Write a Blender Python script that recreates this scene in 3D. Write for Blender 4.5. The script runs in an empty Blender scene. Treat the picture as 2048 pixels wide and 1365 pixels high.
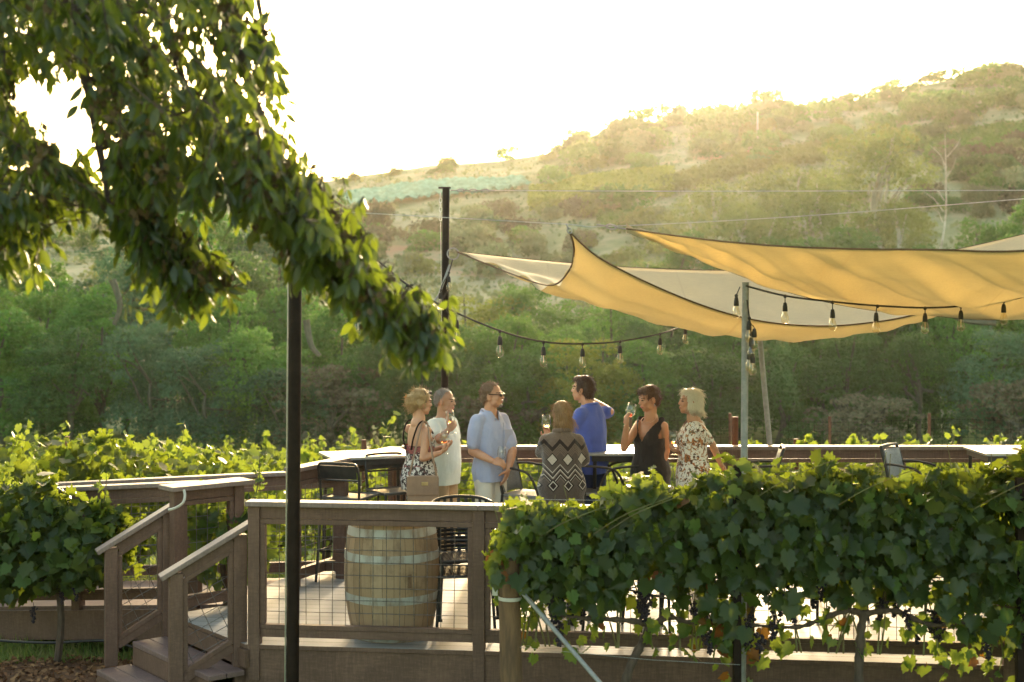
import bpy, bmesh, math, random
import numpy as np
from mathutils import Vector, Matrix, noise as mnoise

random.seed(7)
RNG = np.random.default_rng(7)
sc = bpy.context.scene
COL = sc.collection
F = 2844.0      # focal length in pixels of the 2048 px wide photograph
CAMH = 2.58     # camera height above the deck floor (z = 0)
HOR = 597.0     # pixel row of the horizon
R = math.radians

def P(px, py, Y):
    """a measured picture point at a known depth -> world"""
    return Vector(((px - 1024.0) / F * Y, Y, CAMH - (py - HOR) / F * Y))

# ------------------------------------------------------------------ camera
cam = bpy.data.cameras.new('camera')
cam.lens = 50.0; cam.sensor_width = 36.0
cam.shift_y = -(682.5 - HOR) / 2048.0
cam.clip_start = 0.1; cam.clip_end = 3000
cam.dof.use_dof = True; cam.dof.focus_distance = 12.2; cam.dof.aperture_fstop = 2.6
camo = bpy.data.objects.new('camera', cam); COL.objects.link(camo)
camo.location = (0, 0, CAMH); camo.rotation_euler = (R(90), 0, 0)
sc.camera = camo

# ------------------------------------------------------------------ light
SUN_EL, SUN_AZ = R(11.0), R(6.5)
sv = Vector((math.sin(SUN_AZ) * math.cos(SUN_EL), math.cos(SUN_AZ) * math.cos(SUN_EL), math.sin(SUN_EL)))
sl = bpy.data.lights.new('sun', 'SUN'); sl.energy = 1.35; sl.angle = R(5); sl.color = (1.0, 0.80, 0.54)
so = bpy.data.objects.new('sun', sl); COL.objects.link(so)
so.rotation_euler = sv.to_track_quat('Z', 'Y').to_euler(); so.location = (10, 30, 30)
w = bpy.data.worlds.new('World'); sc.world = w; w.use_nodes = True
nt = w.node_tree; bg = nt.nodes['Background']
sky = nt.nodes.new('ShaderNodeTexSky'); sky.sky_type = 'NISHITA'; sky.sun_disc = False
sky.sun_elevation = SUN_EL; sky.sun_rotation = SUN_AZ; sky.air_density = 1.0; sky.dust_density = 3.0; sky.ozone_density = 1.0
tint = nt.nodes.new('ShaderNodeMix'); tint.data_type = 'RGBA'; tint.blend_type = 'MULTIPLY'; tint.inputs[0].default_value = 1.0
tint.inputs[7].default_value = (1.12, 1.0, .74, 1); nt.links.new(sky.outputs[0], tint.inputs[6]); nt.links.new(tint.outputs[2], bg.inputs[0]); bg.inputs[1].default_value = 0.15
sc.view_settings.view_transform = 'Standard'; sc.view_settings.look = 'None'
sc.view_settings.gamma = 1.0; sc.view_settings.exposure = 2.6
cy = sc.cycles
cy.use_denoising = True
try: cy.denoiser = 'OPENIMAGEDENOISE'
except Exception: pass
cy.max_bounces = 8; cy.diffuse_bounces = 3; cy.glossy_bounces = 3; cy.transmission_bounces = 6
cy.transparent_max_bounces = 8; cy.volume_bounces = 1
cy.caustics_reflective = False; cy.caustics_refractive = False
cy.sample_clamp_indirect = 6.0

# ------------------------------------------------------------------ object helpers
def worldloc(o):
    l = Vector((0, 0, 0))
    while o is not None:
        l += o.location; o = o.parent
    return l

def tag(o, label=None, cat=None, group=None, kind=None):
    if label: o['label'] = label
    if cat: o['category'] = cat
    if group: o['group'] = group
    if kind: o['kind'] = kind
    return o

def thing(name, label, cat, loc=(0, 0, 0), group=None, rz=0):
    o = bpy.data.objects.new(name, None); COL.objects.link(o)
    o.empty_display_size = 0.2
    o.location = loc; o.rotation_euler = (0, 0, rz)
    return tag(o, label, cat, group)

def link_mesh(name, me, mats, parent=None, smooth=False):
    if not isinstance(mats, (list, tuple)): mats = [mats]
    if len(me.materials) == 0:
        for m in mats: me.materials.append(m)
    if smooth: me.polygons.foreach_set('use_smooth', np.ones(len(me.polygons), dtype=bool))
    o = bpy.data.objects.new(name, me); COL.objects.link(o)
    if parent is not None: o.parent = parent
    return o

def copy_tree(o, parent=None):
    c = o.copy(); COL.objects.link(c); c.parent = parent
    for ch in list(o.children): copy_tree(ch, c)
    return c

def frame_of(d, up=None):
    d = Vector(d).normalized()
    u = Vector(up) if up is not None else (Vector((0, 0, 1)) if abs(d.z) < 0.95 else Vector((1, 0, 0)))
    x = d.cross(u).normalized(); y = x.cross(d).normalized()
    return x, y, d

class MB:
    def __init__(s): s.v = []; s.f = []; s.m = []
    def add(s, vs, fs, mi=0):
        o = len(s.v); s.v += [tuple(v) for v in vs]
        s.f += [tuple(i + o for i in f) for f in fs]; s.m += [mi] * len(fs)
        return s
    def box(s, c, size, rz=0, mi=0, M=None):
        a, b, h = size[0] / 2, size[1] / 2, size[2] / 2
        M = M or Matrix.Rotation(rz, 3, 'Z'); c = Vector(c)
        vs = [c + M @ Vector((x * a, y * b, z * h)) for z in (-1, 1) for x, y in ((-1, -1), (1, -1), (1, 1), (-1, 1))]
        return s.add(vs, [(3, 2, 1, 0), (4, 5, 6, 7), (0, 1, 5, 4), (1, 2, 6, 5), (2, 3, 7, 6), (3, 0, 4, 7)], mi)
    def beam(s, a, b, w, h, up=None, mi=0):
        a, b = Vector(a), Vector(b); x, y, d = frame_of(b - a, up)
        vs = [p + x * (i * w / 2) + y * (j * h / 2) for p in (a, b) for i, j in ((-1, -1), (1, -1), (1, 1), (-1, 1))]
        return s.add(vs, [(0, 1, 2, 3), (7, 6, 5, 4), (1, 0, 4, 5), (2, 1, 5, 6), (3, 2, 6, 7), (0, 3, 7, 4)], mi)
    def tube(s, pts, r, n=8, mi=0, closed=False, caps=True):
        pts = [Vector(p) for p in pts]; k = len(pts)
        rs = [r] * k if not hasattr(r, '__len__') else list(r)
        vs = []; x = None
        for i, p in enumerate(pts):
            if closed: d = pts[(i + 1) % k] - pts[i - 1]
            else: d = pts[min(i + 1, k - 1)] - pts[max(i - 1, 0)]
            if d.length < 1e-9: d = Vector((0, 0, 1))
            d.normalize()
            if x is None: x, y, _ = frame_of(d)
            else:
                x = x - d * x.dot(d)
                if x.length < 1e-6: x, y, _ = frame_of(d)
                x.normalize(); y = d.cross(x)
            y = d.cross(x)
            vs += [p + (x * math.cos(2 * math.pi * j / n) + y * math.sin(2 * math.pi * j / n)) * rs[i] for j in range(n)]
        fs = []
        for i in range(k if closed else k - 1):
            a, b = i * n, ((i + 1) % k) * n
            fs += [(a + j, a + (j + 1) % n, b + (j + 1) % n, b + j) for j in range(n)]
        if not closed and caps:
            fs += [tuple(range(n - 1, -1, -1)), tuple(range((k - 1) * n, k * n))]
        return s.add(vs, fs, mi)
    def lathe(s, prof, c=(0, 0, 0), n=24, M=None, mi=0, caps=True):
        c = Vector(c); M = M or Matrix.Identity(3); k = len(prof); vs = []
        for r, z in prof:
            vs += [c + M @ Vector((r * math.cos(2 * math.pi * j / n), r * math.sin(2 * math.pi * j / n), z)) for j in range(n)]
        fs = []
        for i in range(k - 1):
            fs += [(i * n + j, i * n + (j + 1) % n, (i + 1) * n + (j + 1) % n, (i + 1) * n + j) for j in range(n)]
        if caps: fs += [tuple(range(n - 1, -1, -1)), tuple(range((k - 1) * n, k * n))]
        return s.add(vs, fs, mi)
    def ell(s, c, rad, M=None, nu=14, nv=9, mi=0):
        c = Vector(c); M = M or Matrix.Identity(3)
        vs = [c + M @ Vector((0, 0, -rad[2]))]
        for i in range(1, nv):
            t = -math.pi / 2 + math.pi * i / nv
            for j in range(nu):
                p = 2 * math.pi * j / nu
                vs.append(c + M @ Vector((rad[0] * math.cos(t) * math.cos(p), rad[1] * math.cos(t) * math.sin(p), rad[2] * math.sin(t))))
        vs.append(c + M @ Vector((0, 0, rad[2])))
        fs = [(0, 1 + (j + 1) % nu, 1 + j) for j in range(nu)]
        for i in range(nv - 2):
            a, b = 1 + i * nu, 1 + (i + 1) * nu
            fs += [(a + j, a + (j + 1) % nu, b + (j + 1) % nu, b + j) for j in range(nu)]
        a = 1 + (nv - 2) * nu; t = len(vs) - 1
        fs += [(a + j, a + (j + 1) % nu, t) for j in range(nu)]
        return s.add(vs, fs, mi)
    def cap(s, p0, p1, r0, r1, n=12, mi=0):
        p0, p1 = Vector(p0), Vector(p1); x, y, d = frame_of(p1 - p0)
        pr = []
        for i in range(4): a = -math.pi / 2 + i * math.pi / 8; pr.append((p0 + d * (r0 * math.sin(a)), max(r0 * math.cos(a), 1e-4)))
        for i in range(1, 5): t = i / 5; pr.append((p0.lerp(p1, t), r0 + (r1 - r0) * t))
        for i in range(1, 5): a = i * math.pi / 8; pr.append((p1 + d * (r1 * math.sin(a)), max(r1 * math.cos(a), 1e-4)))
        vs = []
        for c, r in pr: vs += [c + (x * math.cos(2 * math.pi * j / n) + y * math.sin(2 * math.pi * j / n)) * r for j in range(n)]
        k = len(pr); fs = []
        for i in range(k - 1): fs += [(i * n + j, i * n + (j + 1) % n, (i + 1) * n + (j + 1) % n, (i + 1) * n + j) for j in range(n)]
        fs += [tuple(range(n - 1, -1, -1)), tuple(range((k - 1) * n, k * n))]
        return s.add(vs, fs, mi)
    def loft(s, rings, n=24, mi=0):
        """rings: (centre, a, b, ex, ey)"""
        vs = []
        for c, a, b, ex, ey in rings:
            for j in range(n):
                t = 2 * math.pi * j / n; ct, st = math.cos(t), math.sin(t)
                q = 2 / 2.35
                vs.append(Vector(c) + ex * (a * math.copysign(abs(ct) ** q, ct)) + ey * (b * math.copysign(abs(st) ** q, st)))
        k = len(rings)
        fs = []
        for i in range(k - 1): fs += [(i * n + j, i * n + (j + 1) % n, (i + 1) * n + (j + 1) % n, (i + 1) * n + j) for j in range(n)]
        fs += [tuple(range(n - 1, -1, -1)), tuple(range((k - 1) * n, k * n))]
        return s.add(vs, fs, mi)
    def mesh(s, name, off=Vector((0, 0, 0))):
        me = bpy.data.meshes.new(name)
        me.from_pydata([(v[0] - off[0], v[1] - off[1], v[2] - off[2]) for v in s.v], [], s.f)
        me.polygons.foreach_set('material_index', np.array(s.m, dtype=np.int32))
        return me
    def build(s, name, mats, parent=None, smooth=False, bevel=0.0, angle=40, fix=True):
        off = worldloc(parent) if parent is not None else Vector((0, 0, 0))
        me = s.mesh(name, off)
        if fix:
            bm = bmesh.new(); bm.from_mesh(me); bmesh.ops.recalc_face_normals(bm, faces=bm.faces); bm.to_mesh(me); bm.free()
        o = link_mesh(name, me, mats, parent, smooth)
        if bevel:
            b = o.modifiers.new('bevel', 'BEVEL'); b.width = bevel; b.segments = 2; b.limit_method = 'ANGLE'; b.angle_limit = R(40)
        if smooth and angle:
            try: me.set_sharp_from_angle(angle=R(angle))
            except Exception: pass
        return o

def np_mesh(name, V, faces_idx, sizes):
    """V (n,3); faces_idx flat loop indices; sizes per-face"""
    me = bpy.data.meshes.new(name)
    me.vertices.add(len(V)); me.vertices.foreach_set('co', np.ascontiguousarray(V, dtype=np.float32).ravel())
    me.loops.add(len(faces_idx)); me.loops.foreach_set('vertex_index', np.ascontiguousarray(faces_idx, dtype=np.int32))
    me.polygons.add(len(sizes))
    st = np.concatenate([[0], np.cumsum(sizes)[:-1]]).astype(np.int32)
    me.polygons.foreach_set('loop_start', st)
    try: me.polygons.foreach_set('loop_total', np.asarray(sizes, dtype=np.int32))
    except Exception: pass
    me.update(calc_edges=True); me.validate()
    return me

def unit(a):
    return a / np.maximum(np.linalg.norm(a, axis=1, keepdims=True), 1e-9)

def scatter(name, C, tip, nrm, size, tmpl, wscale=None, zscale=None):
    """leaf template instances merged in one mesh: template y along tip, z along nrm"""
    TV, TF = tmpl
    n = len(C); y = unit(tip); x = unit(np.cross(y, nrm)); z = np.cross(x, y)
    s = np.asarray(size).reshape(n, 1, 1)
    ws = np.ones(n) if wscale is None else wscale
    zs = np.ones(n) if zscale is None else zscale
    V = (TV[None, :, 0:1] * x[:, None, :] * ws[:, None, None] + TV[None, :, 1:2] * y[:, None, :] + TV[None, :, 2:3] * z[:, None, :] * zs[:, None, None]) * s + C[:, None, :]
    k = len(TV)
    flat = np.concatenate([np.asarray(f) for f in TF]); sz = np.array([len(f) for f in TF])
    idx = (flat[None, :] + (np.arange(n) * k)[:, None]).ravel()
    return np_mesh(name, V.reshape(-1, 3), idx, np.tile(sz, n))

def pointed_leaf():
    pr = [(0.0, 0.0), (0.25, .155), (0.5, .2), (0.76, .125), (1.0, 0.0)]
    V = []; 
    for y, hw in pr: V.append((0, y, -0.16 * y * y))
    for sgn in (1, -1):
        for y, hw in pr[1:4]: V.append((sgn * hw, y, -0.16 * y * y + .05))
    Fs = []
    for b in (5, 8):
        Fs += [(0, b, 1), (1, b, b + 1, 2), (2, b + 1, b + 2, 3), (3, b + 2, 4)]
    Fs = [tuple(f) if i < 4 else tuple(reversed(f)) for i, f in enumerate(Fs)]
    return np.array(V, float), Fs

def vine_leaf():
    half = [(.13, -.1), (.3, -.04), (.47, .1), (.41, .26), (.56, .46), (.36, .53), (.33, .73), (.17, .72)]
    out = [(0, .08)] + half + [(0, 1.0)] + [(-x, y) for x, y in reversed(half)]
    V = [(0, .36, -.05)] + [(x, y, .10 * abs(x) - .16 * (y - .3) ** 2 + (.03 if i % 2 else -.03)) for i, (x, y) in enumerate(out)]
    n = len(out)
    return np.array(V, float), [(0, 1 + (i + 1) % n, 1 + i) for i in range(n)]

def rhomb():
    return np.array([(0, -.5, 0), (.36, 0, .06), (0, .5, 0), (-.36, 0, .06)], float), [(0, 1, 2, 3)]

LEAF, VLEAF, RHOMB = pointed_leaf(), vine_leaf(), rhomb()

def in_poly(x, y, poly):
    c = np.zeros(len(x), bool); j = len(poly) - 1
    for i in range(len(poly)):
        xi, yi = poly[i]; xj, yj = poly[j]
        hit = ((yi > y) != (yj > y)) & (x < (xj - xi) * (y - yi) / (yj - yi + 1e-9) + xi)
        c ^= hit; j = i
    return c

def catmull(pts, n=8):
    pts = [Vector(p) for p in pts]; out = []
    for i in range(len(pts) - 1):
        p0, p1, p2, p3 = pts[max(i - 1, 0)], pts[i], pts[i + 1], pts[min(i + 2, len(pts) - 1)]
        for k in range(n):
            t = k / n
            out.append(0.5 * ((2 * p1) + (p2 - p0) * t + (2 * p0 - 5 * p1 + 4 * p2 - p3) * t * t + (3 * p1 - p0 - 3 * p2 + p3) * t ** 3))
    return out + [pts[-1]]

# ------------------------------------------------------------------ materials
def new_mat(name):
    m = bpy.data.materials.new(name); m.use_nodes = True
    n = m.node_tree; return m, n, n.nodes['Principled BSDF'], n.nodes['Material Output']

def N(nt, typ, **kw):
    n = nt.nodes.new(typ)
    for k, v in kw.items(): setattr(n, k, v)
    return n

def ramp(nt, fac, stops, interp='LINEAR'):
    r = N(nt, 'ShaderNodeValToRGB'); r.color_ramp.interpolation = interp
    e = r.color_ramp.elements
    while len(e) < len(stops): e.new(0.5)
    for el, (p, c) in zip(e, stops):
        el.position = p; el.color = (*c, 1) if len(c) == 3 else c
    if fac is not None: nt.links.new(fac, r.inputs[0])
    return r

def math_node(nt, op, a, b=None, c=None):
    n = N(nt, 'ShaderNodeMath', operation=op)
    for i, v in enumerate((a, b, c)):
        if v is None: continue
        if isinstance(v, (int, float)): n.inputs[i].default_value = v
        else: nt.links.new(v, n.inputs[i])
    return n.outputs[0]

def coords(nt, scale=(1, 1, 1), rot=(0, 0, 0), src='Object'):
    tc = N(nt, 'ShaderNodeTexCoord'); mp = N(nt, 'ShaderNodeMapping')
    mp.inputs['Scale'].default_value = scale; mp.inputs['Rotation'].default_value = rot
    nt.links.new(tc.outputs[src], mp.inputs[0]); return mp.outputs[0]

def noise(nt, vec, scale, detail=5, rough=.6):
    n = N(nt, 'ShaderNodeTexNoise'); n.inputs['Scale'].default_value = scale
    n.inputs['Detail'].default_value = detail; n.inputs['Roughness'].default_value = rough
    nt.links.new(vec, n.inputs['Vector']); return n.outputs['Fac']

def bump(nt, bs, h, strength=.3, dist=.01):
    b = N(nt, 'ShaderNodeBump'); b.inputs['Strength'].default_value = strength; b.inputs['Distance'].default_value = dist
    nt.links.new(h, b.inputs['Height']); nt.links.new(b.outputs[0], bs.inputs['Normal'])

def pm(name, c1, c2=None, scale=8, rough=.6, bmp=0, metal=0, stretch=(1, 1, 1), spec=.4, lo=.35, hi=.65, bdist=.004):
    m, nt, bs, out = new_mat(name)
    v = coords(nt, stretch); f = noise(nt, v, scale)
    c2 = c2 or tuple(x * .75 for x in c1)
    r = ramp(nt, f, [(lo, c1), (hi, c2)]); nt.links.new(r.outputs[0], bs.inputs['Base Color'])
    bs.inputs['Roughness'].default_value = rough; bs.inputs['Metallic'].default_value = metal
    bs.inputs['Specular IOR Level'].default_value = spec
    if bmp: bump(nt, bs, noise(nt, v, scale * 3), bmp, bdist)
    return m

def leaf_mat(name, cols, tcol, tfac=.45, rough=.45, spec=.35, nscale=0):
    m, nt, bs, out = new_mat(name)
    g = N(nt, 'ShaderNodeNewGeometry')
    k = len(cols); r = ramp(nt, g.outputs['Random Per Island'], [(i / max(k - 1, 1), c) for i, c in enumerate(cols)])
    fac = r.outputs[0]
    nt.links.new(fac, bs.inputs['Base Color']); bs.inputs['Roughness'].default_value = rough
    bs.inputs['Specular IOR Level'].default_value = spec
    if name.startswith('crown') or name in ('sage', 'brush_grey'):
        oi = N(nt, 'ShaderNodeObjectInfo'); hs = N(nt, 'ShaderNodeHueSaturation')
        h = N(nt, 'ShaderNodeMapRange'); nt.links.new(oi.outputs['Random'], h.inputs[0]); h.inputs[3].default_value = .475; h.inputs[4].default_value = .515; nt.links.new(h.outputs[0], hs.inputs['Hue'])
        q = N(nt, 'ShaderNodeMapRange'); nt.links.new(math_node(nt, 'FRACT', math_node(nt, 'MULTIPLY', oi.outputs['Random'], 7.31)), q.inputs[0]); q.inputs[3].default_value = .72; q.inputs[4].default_value = 1.65; nt.links.new(q.outputs[0], hs.inputs['Value'])
        nt.links.new(fac, hs.inputs['Color']); fac = hs.outputs[0]; nt.links.new(fac, bs.inputs['Base Color'])
    mx = N(nt, 'ShaderNodeMix', data_type='RGBA'); mx.blend_type = 'MIX'; mx.inputs[0].default_value = .75
    nt.links.new(fac, mx.inputs[6]); mx.inputs[7].default_value = (*tcol, 1)
    tr = N(nt, 'ShaderNodeBsdfTranslucent'); nt.links.new(mx.outputs[2], tr.inputs[0])
    ms = N(nt, 'ShaderNodeMixShader'); ms.inputs[0].default_value = tfac
    nt.links.new(bs.outputs[0], ms.inputs[1]); nt.links.new(tr.outputs[0], ms.inputs[2]); nt.links.new(ms.outputs[0], out.inputs[0])
    return m

def glass_mat(name, col=(1, 1, 1), rough=.02, ior=1.45):
    m, nt, bs, out = new_mat(name)
    bs.inputs['Base Color'].default_value = (*col, 1); bs.inputs['Roughness'].default_value = rough
    bs.inputs['Transmission Weight'].default_value = 1.0; bs.inputs['IOR'].default_value = ior
    return m

def thin_glass(name, col=(.97, .98, .97), base=.05):
    m, nt, bs, out = new_mat(name); nt.nodes.remove(bs)
    lw = N(nt, 'ShaderNodeLayerWeight'); lw.inputs[0].default_value = .35
    f = N(nt, 'ShaderNodeMapRange'); nt.links.new(lw.outputs['Facing'], f.inputs[0]); f.inputs[1].default_value = .25; f.inputs[3].default_value = base; f.inputs[4].default_value = .75
    tr = N(nt, 'ShaderNodeBsdfTransparent'); tr.inputs[0].default_value = (*col, 1); gl = N(nt, 'ShaderNodeBsdfGlossy'); gl.inputs['Roughness'].default_value = .04
    ms = N(nt, 'ShaderNodeMixShader'); nt.links.new(f.outputs[0], ms.inputs[0]); nt.links.new(tr.outputs[0], ms.inputs[1]); nt.links.new(gl.outputs[0], ms.inputs[2]); nt.links.new(ms.outputs[0], out.inputs[0]); return m

def painted(name, c1, c2, rough=.52):
    # paint over timber: grain, scuffs and a few bare chips
    m, nt, bs, out = new_mat(name); v = coords(nt)
    big = noise(nt, v, 2.2, 6, .65); gr = noise(nt, coords(nt, (16, 16, 2)), 4, 6, .7); gx = noise(nt, coords(nt, (2, 16, 16)), 4, 6, .7)
    t = math_node(nt, 'ADD', math_node(nt, 'MULTIPLY', big, .5), math_node(nt, 'MULTIPLY', math_node(nt, 'MULTIPLY', gr, gx), .95))
    r = ramp(nt, t, [(.30, tuple(x * .8 for x in c2)), (.45, c2), (.62, c1), (.80, tuple(x * 1.45 for x in c1))]); chip = ramp(nt, noise(nt, v, 38, 4, .6), [(.70, (0, 0, 0)), (.73, (1, 1, 1))])
    mx = N(nt, 'ShaderNodeMix', data_type='RGBA'); nt.links.new(chip.outputs[0], mx.inputs[0]); nt.links.new(r.outputs[0], mx.inputs[6]); mx.inputs[7].default_value = (c2[0] * .55, c2[1] * .55, c2[2] * .55, 1)
    nt.links.new(mx.outputs[2], bs.inputs['Base Color']); bs.inputs['Roughness'].default_value = rough; bs.inputs['Specular IOR Level'].default_value = .3
    bump(nt, bs, t, .5, .003); return m

M = {}
M['rail'] = painted('rail_paint', (.165, .096, .072), (.115, .066, .05))
M['cap'] = painted('cap_paint', (.25, .185, .165), (.18, .13, .115), .45)
M['fascia'] = painted('fascia_paint', (.17, .098, .07), (.115, .066, .048), .6)
M['tread'] = painted('tread_boards', (.21, .138, .128), (.15, .098, .09), .5)
M['wire'] = pm('wire_steel', (.22, .20, .19), (.12, .10, .09), 30, .45, 0, .7)
M['black'] = pm('black_powder_coat', (.018, .016, .016), (.03, .026, .024), 20, .42, .1)
M['steel_dark'] = pm('dark_steel', (.012, .007, .005), (.02, .012, .009), 9, .55, .15, .0, spec=.12)
M['galv'] = pm('galvanised_steel', (.30, .30, .29), (.22, .22, .215), 25, .55, .1, .3)
M['rust'] = pm('rusty_steel', (.16, .062, .03), (.09, .035, .02), 14, .8, .3)
M['cable'] = pm('steel_cable', (.55, .54, .5), (.4, .4, .38), 40, .35, 0, .8)
M['cord'] = pm('black_cord', (.02, .017, .015), (.03, .024, .02), 20, .6)
M['post_wood'] = pm('weathered_post_wood', (.17, .098, .05), (.09, .052, .03), 6, .8, .5, stretch=(6, 6, .8))
M['bark'] = pm('bark', (.10, .07, .05), (.055, .038, .028), 18, .9, .8, stretch=(2, 2, .5), bdist=.01)
M['sycamore'] = pm('pale_bark', (.55, .52, .44), (.26, .23, .17), 1.2, .85, .2)
M['greytrunk'] = pm('grey_bark', (.10, .10, .07), (.065, .066, .045), 3, .9, .2)
M['plastic'] = pm('white_plastic', (.5, .48, .43), (.42, .40, .36), 10, .5)
M['table'] = pm('table_metal', (.42, .42, .40), (.32, .32, .31), 18, .33, .1, .5)
M['slab'] = pm('slab', (.5, .5, .48), (.42, .42, .4), 10, .4)
M['glass'] = thin_glass('clear_glass')
M['bulbglass'] = thin_glass('bulb_glass', (1, .95, .84), .10)
M['bulb_base'] = pm('bulb_filament', (.75, .6, .35), (.6, .45, .22), 20, .4)
M['white_wine'] = glass_mat('white_wine', (.95, .85, .45), .02, 1.33)
M['rose_wine'] = glass_mat('rose_wine', (.85, .28, .12), .02, 1.33)
M['red_wine'] = glass_mat('red_wine', (.45, .06, .03), .02, 1.33)
M['grape'] = pm('grape_skin', (.014, .009, .016), (.024, .014, .022), 30, .5)
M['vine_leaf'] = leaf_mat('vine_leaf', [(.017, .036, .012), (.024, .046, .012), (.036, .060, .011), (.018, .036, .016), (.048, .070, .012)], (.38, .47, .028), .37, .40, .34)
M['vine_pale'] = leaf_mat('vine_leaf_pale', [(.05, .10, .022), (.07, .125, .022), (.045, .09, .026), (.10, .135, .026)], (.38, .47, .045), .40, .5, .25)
M['vine_old'] = leaf_mat('vine_leaf_autumn', [(.13, .06, .015), (.15, .045, .015), (.09, .035, .015), (.17, .12, .02)], (.45, .22, .03), .38, .6, .2)
M['tree_leaf'] = leaf_mat('broad_leaf', [(.020, .035, .012), (.027, .046, .013), (.018, .032, .016), (.036, .054, .013), (.05, .06, .014)], (.30, .40, .024), .38, .33, .38)
M['seed'] = pm('seed_clusters', (.10, .06, .02), (.06, .04, .015), 40, .8)
M['crown_green'] = leaf_mat('crown_green', [(.032, .09, .022), (.042, .115, .024), (.056, .135, .026), (.036, .098, .03)], (.18, .36, .05), .36, .6, .2)
M['crown_dark'] = leaf_mat('crown_dark', [(.027, .064, .024), (.036, .08, .026), (.046, .092, .028)], (.14, .28, .05), .33, .6, .2)
M['crown_blue'] = leaf_mat('crown_blue', [(.042, .085, .05), (.054, .105, .056), (.038, .078, .046)], (.14, .27, .09), .30, .6, .2)
M['crown_yellow'] = leaf_mat('crown_yellow', [(.07, .115, .025), (.09, .135, .028), (.055, .095, .025)], (.40, .46, .06), .38, .6, .2)
M['crown_olive'] = leaf_mat('crown_olive', [(.06, .10, .028), (.08, .12, .034), (.048, .085, .026)], (.32, .34, .08), .35, .6, .2)
M['brush_grey'] = leaf_mat('brush_grey', [(.085, .082, .052), (.11, .10, .066), (.07, .066, .042), (.07, .085, .04)], (.2, .2, .10), .25, .8, .1)
M['sage'] = leaf_mat('sage', [(.11, .145, .075), (.15, .18, .10), (.085, .12, .055), (.18, .19, .11)], (.28, .34, .14), .3, .8, .1)
# ================================================================== terrain
RIDGE = [(-1500, 420), (-300, 400), (0, 392), (250, 374), (450, 372), (640, 364), (700, 354), (800, 338), (860, 328), (1000, 316), (1100, 300), (1150, 276), (1250, 250), (1340, 230), (1440, 214), (1520, 200), (1700, 186), (1780, 172), (1850, 156), (1940, 136), (2048, 120), (2300, 85), (3500, 40)]
RX = np.array([a for a, b in RIDGE], float); RY = np.array([b + float(np.interp(a, [900, 1500, 2300], [2, 13, 16])) for a, b in RIDGE], float)
YR = 235.0
def gz(X, Y):
    X = np.asarray(X, float); Y = np.asarray(Y, float)
    u = 1024 + X / np.maximum(Y, 30) * F
    zr = CAMH + (HOR - np.interp(u, RX, RY)) / F * YR
    t = np.clip((Y - 76) / (YR - 76), 0, 1)
    z = np.full(np.broadcast(X, Y).shape, -0.56)
    z = z + np.interp(Y, [-40, 3, 7.5, 9], [1.5, 1.4, .15, 0])
    z = z - np.interp(Y, [16, 60, 76], [0, 3.35, 3.45])
    hill = (zr + 4.0) * (t ** 1.12)
    und = 1.1 * np.sin(X * .045 + Y * .03) * np.sin(Y * .05 + 1) + .6 * np.sin(X * .11 + 2) * np.sin(Y * .13)
    z = z + hill + und * np.minimum(t * 4, 1) * (1 - .6 * t)
    z = z - np.maximum(Y - YR, 0) * .16
    z = z + .035 * np.sin(X * 1.3 + Y * .7) * np.sin(Y * 1.1) * np.clip((Y - 15) / 5, 0, 1)
    return z

def make_ground():
    xs = np.concatenate([-np.geomspace(400, 12, 90)[:-1], np.linspace(-12, 12, 61), np.geomspace(12, 400, 90)[1:]])
    ys = np.concatenate([np.linspace(-20, 7, 14)[:-1], np.linspace(7, 24, 60), np.geomspace(24, 90, 60)[1:], np.linspace(90, 320, 120)[1:]])
    XX, YY = np.meshgrid(xs, ys); ZZ = gz(XX, YY)
    V = np.stack([XX.ravel(), YY.ravel(), ZZ.ravel()], 1)
    nx, ny = len(xs), len(ys)
    i = np.arange(nx - 1)[None, :] + nx * np.arange(ny - 1)[:, None]
    q = np.stack([i, i + 1, i + nx + 1, i + nx], -1).reshape(-1, 4)
    me = np_mesh('ground', V, q.ravel(), np.full(len(q), 4))
    m, nt, bs, out = new_mat('ground')
    g = N(nt, 'ShaderNodeNewGeometry'); sp = N(nt, 'ShaderNodeSeparateXYZ'); nt.links.new(g.outputs['Position'], sp.inputs[0])
    tc = N(nt, 'ShaderNodeTexCoord'); v = tc.outputs['Object']
    # near meadow
    meadow = ramp(nt, noise(nt, v, .9), [(.3, (.10, .16, .035)), (.55, (.17, .22, .06)), (.75, (.24, .22, .10))])
    # dry hillside: pale grass, sage, bare earth
    dry = ramp(nt, noise(nt, v, .09, 9, .68), [(.32, (.11, .14, .06)), (.46, (.18, .205, .11)), (.56, (.26, .265, .17)), (.7, (.34, .33, .24))])
    red = ramp(nt, noise(nt, v, .045, 4), [(.60, (0, 0, 0)), (.68, (1, 1, 1))])
    mx0 = N(nt, 'ShaderNodeMix', data_type='RGBA'); nt.links.new(red.outputs[0], mx0.inputs[0]); nt.links.new(dry.outputs[0], mx0.inputs[6]); mx0.inputs[7].default_value = (.34, .21, .14, 1)
    f = N(nt, 'ShaderNodeMapRange'); nt.links.new(sp.outputs['Y'], f.inputs[0]); f.inputs[1].default_value = 62; f.inputs[2].default_value = 84
    mx = N(nt, 'ShaderNodeMix', data_type='RGBA'); nt.links.new(f.outputs[0], mx.inputs[0]); nt.links.new(meadow.outputs[0], mx.inputs[6]); nt.links.new(mx0.outputs[2], mx.inputs[7])
    nt.links.new(mx.outputs[2], bs.inputs['Base Color']); bs.inputs['Roughness'].default_value = .95; bs.inputs['Specular IOR Level'].default_value = .1
    bump(nt, bs, noise(nt, v, 1.2, 8, .7), .6, .25)
    o = link_mesh('ground', me, m, None, True); o['kind'] = 'structure'
make_ground()

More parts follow.
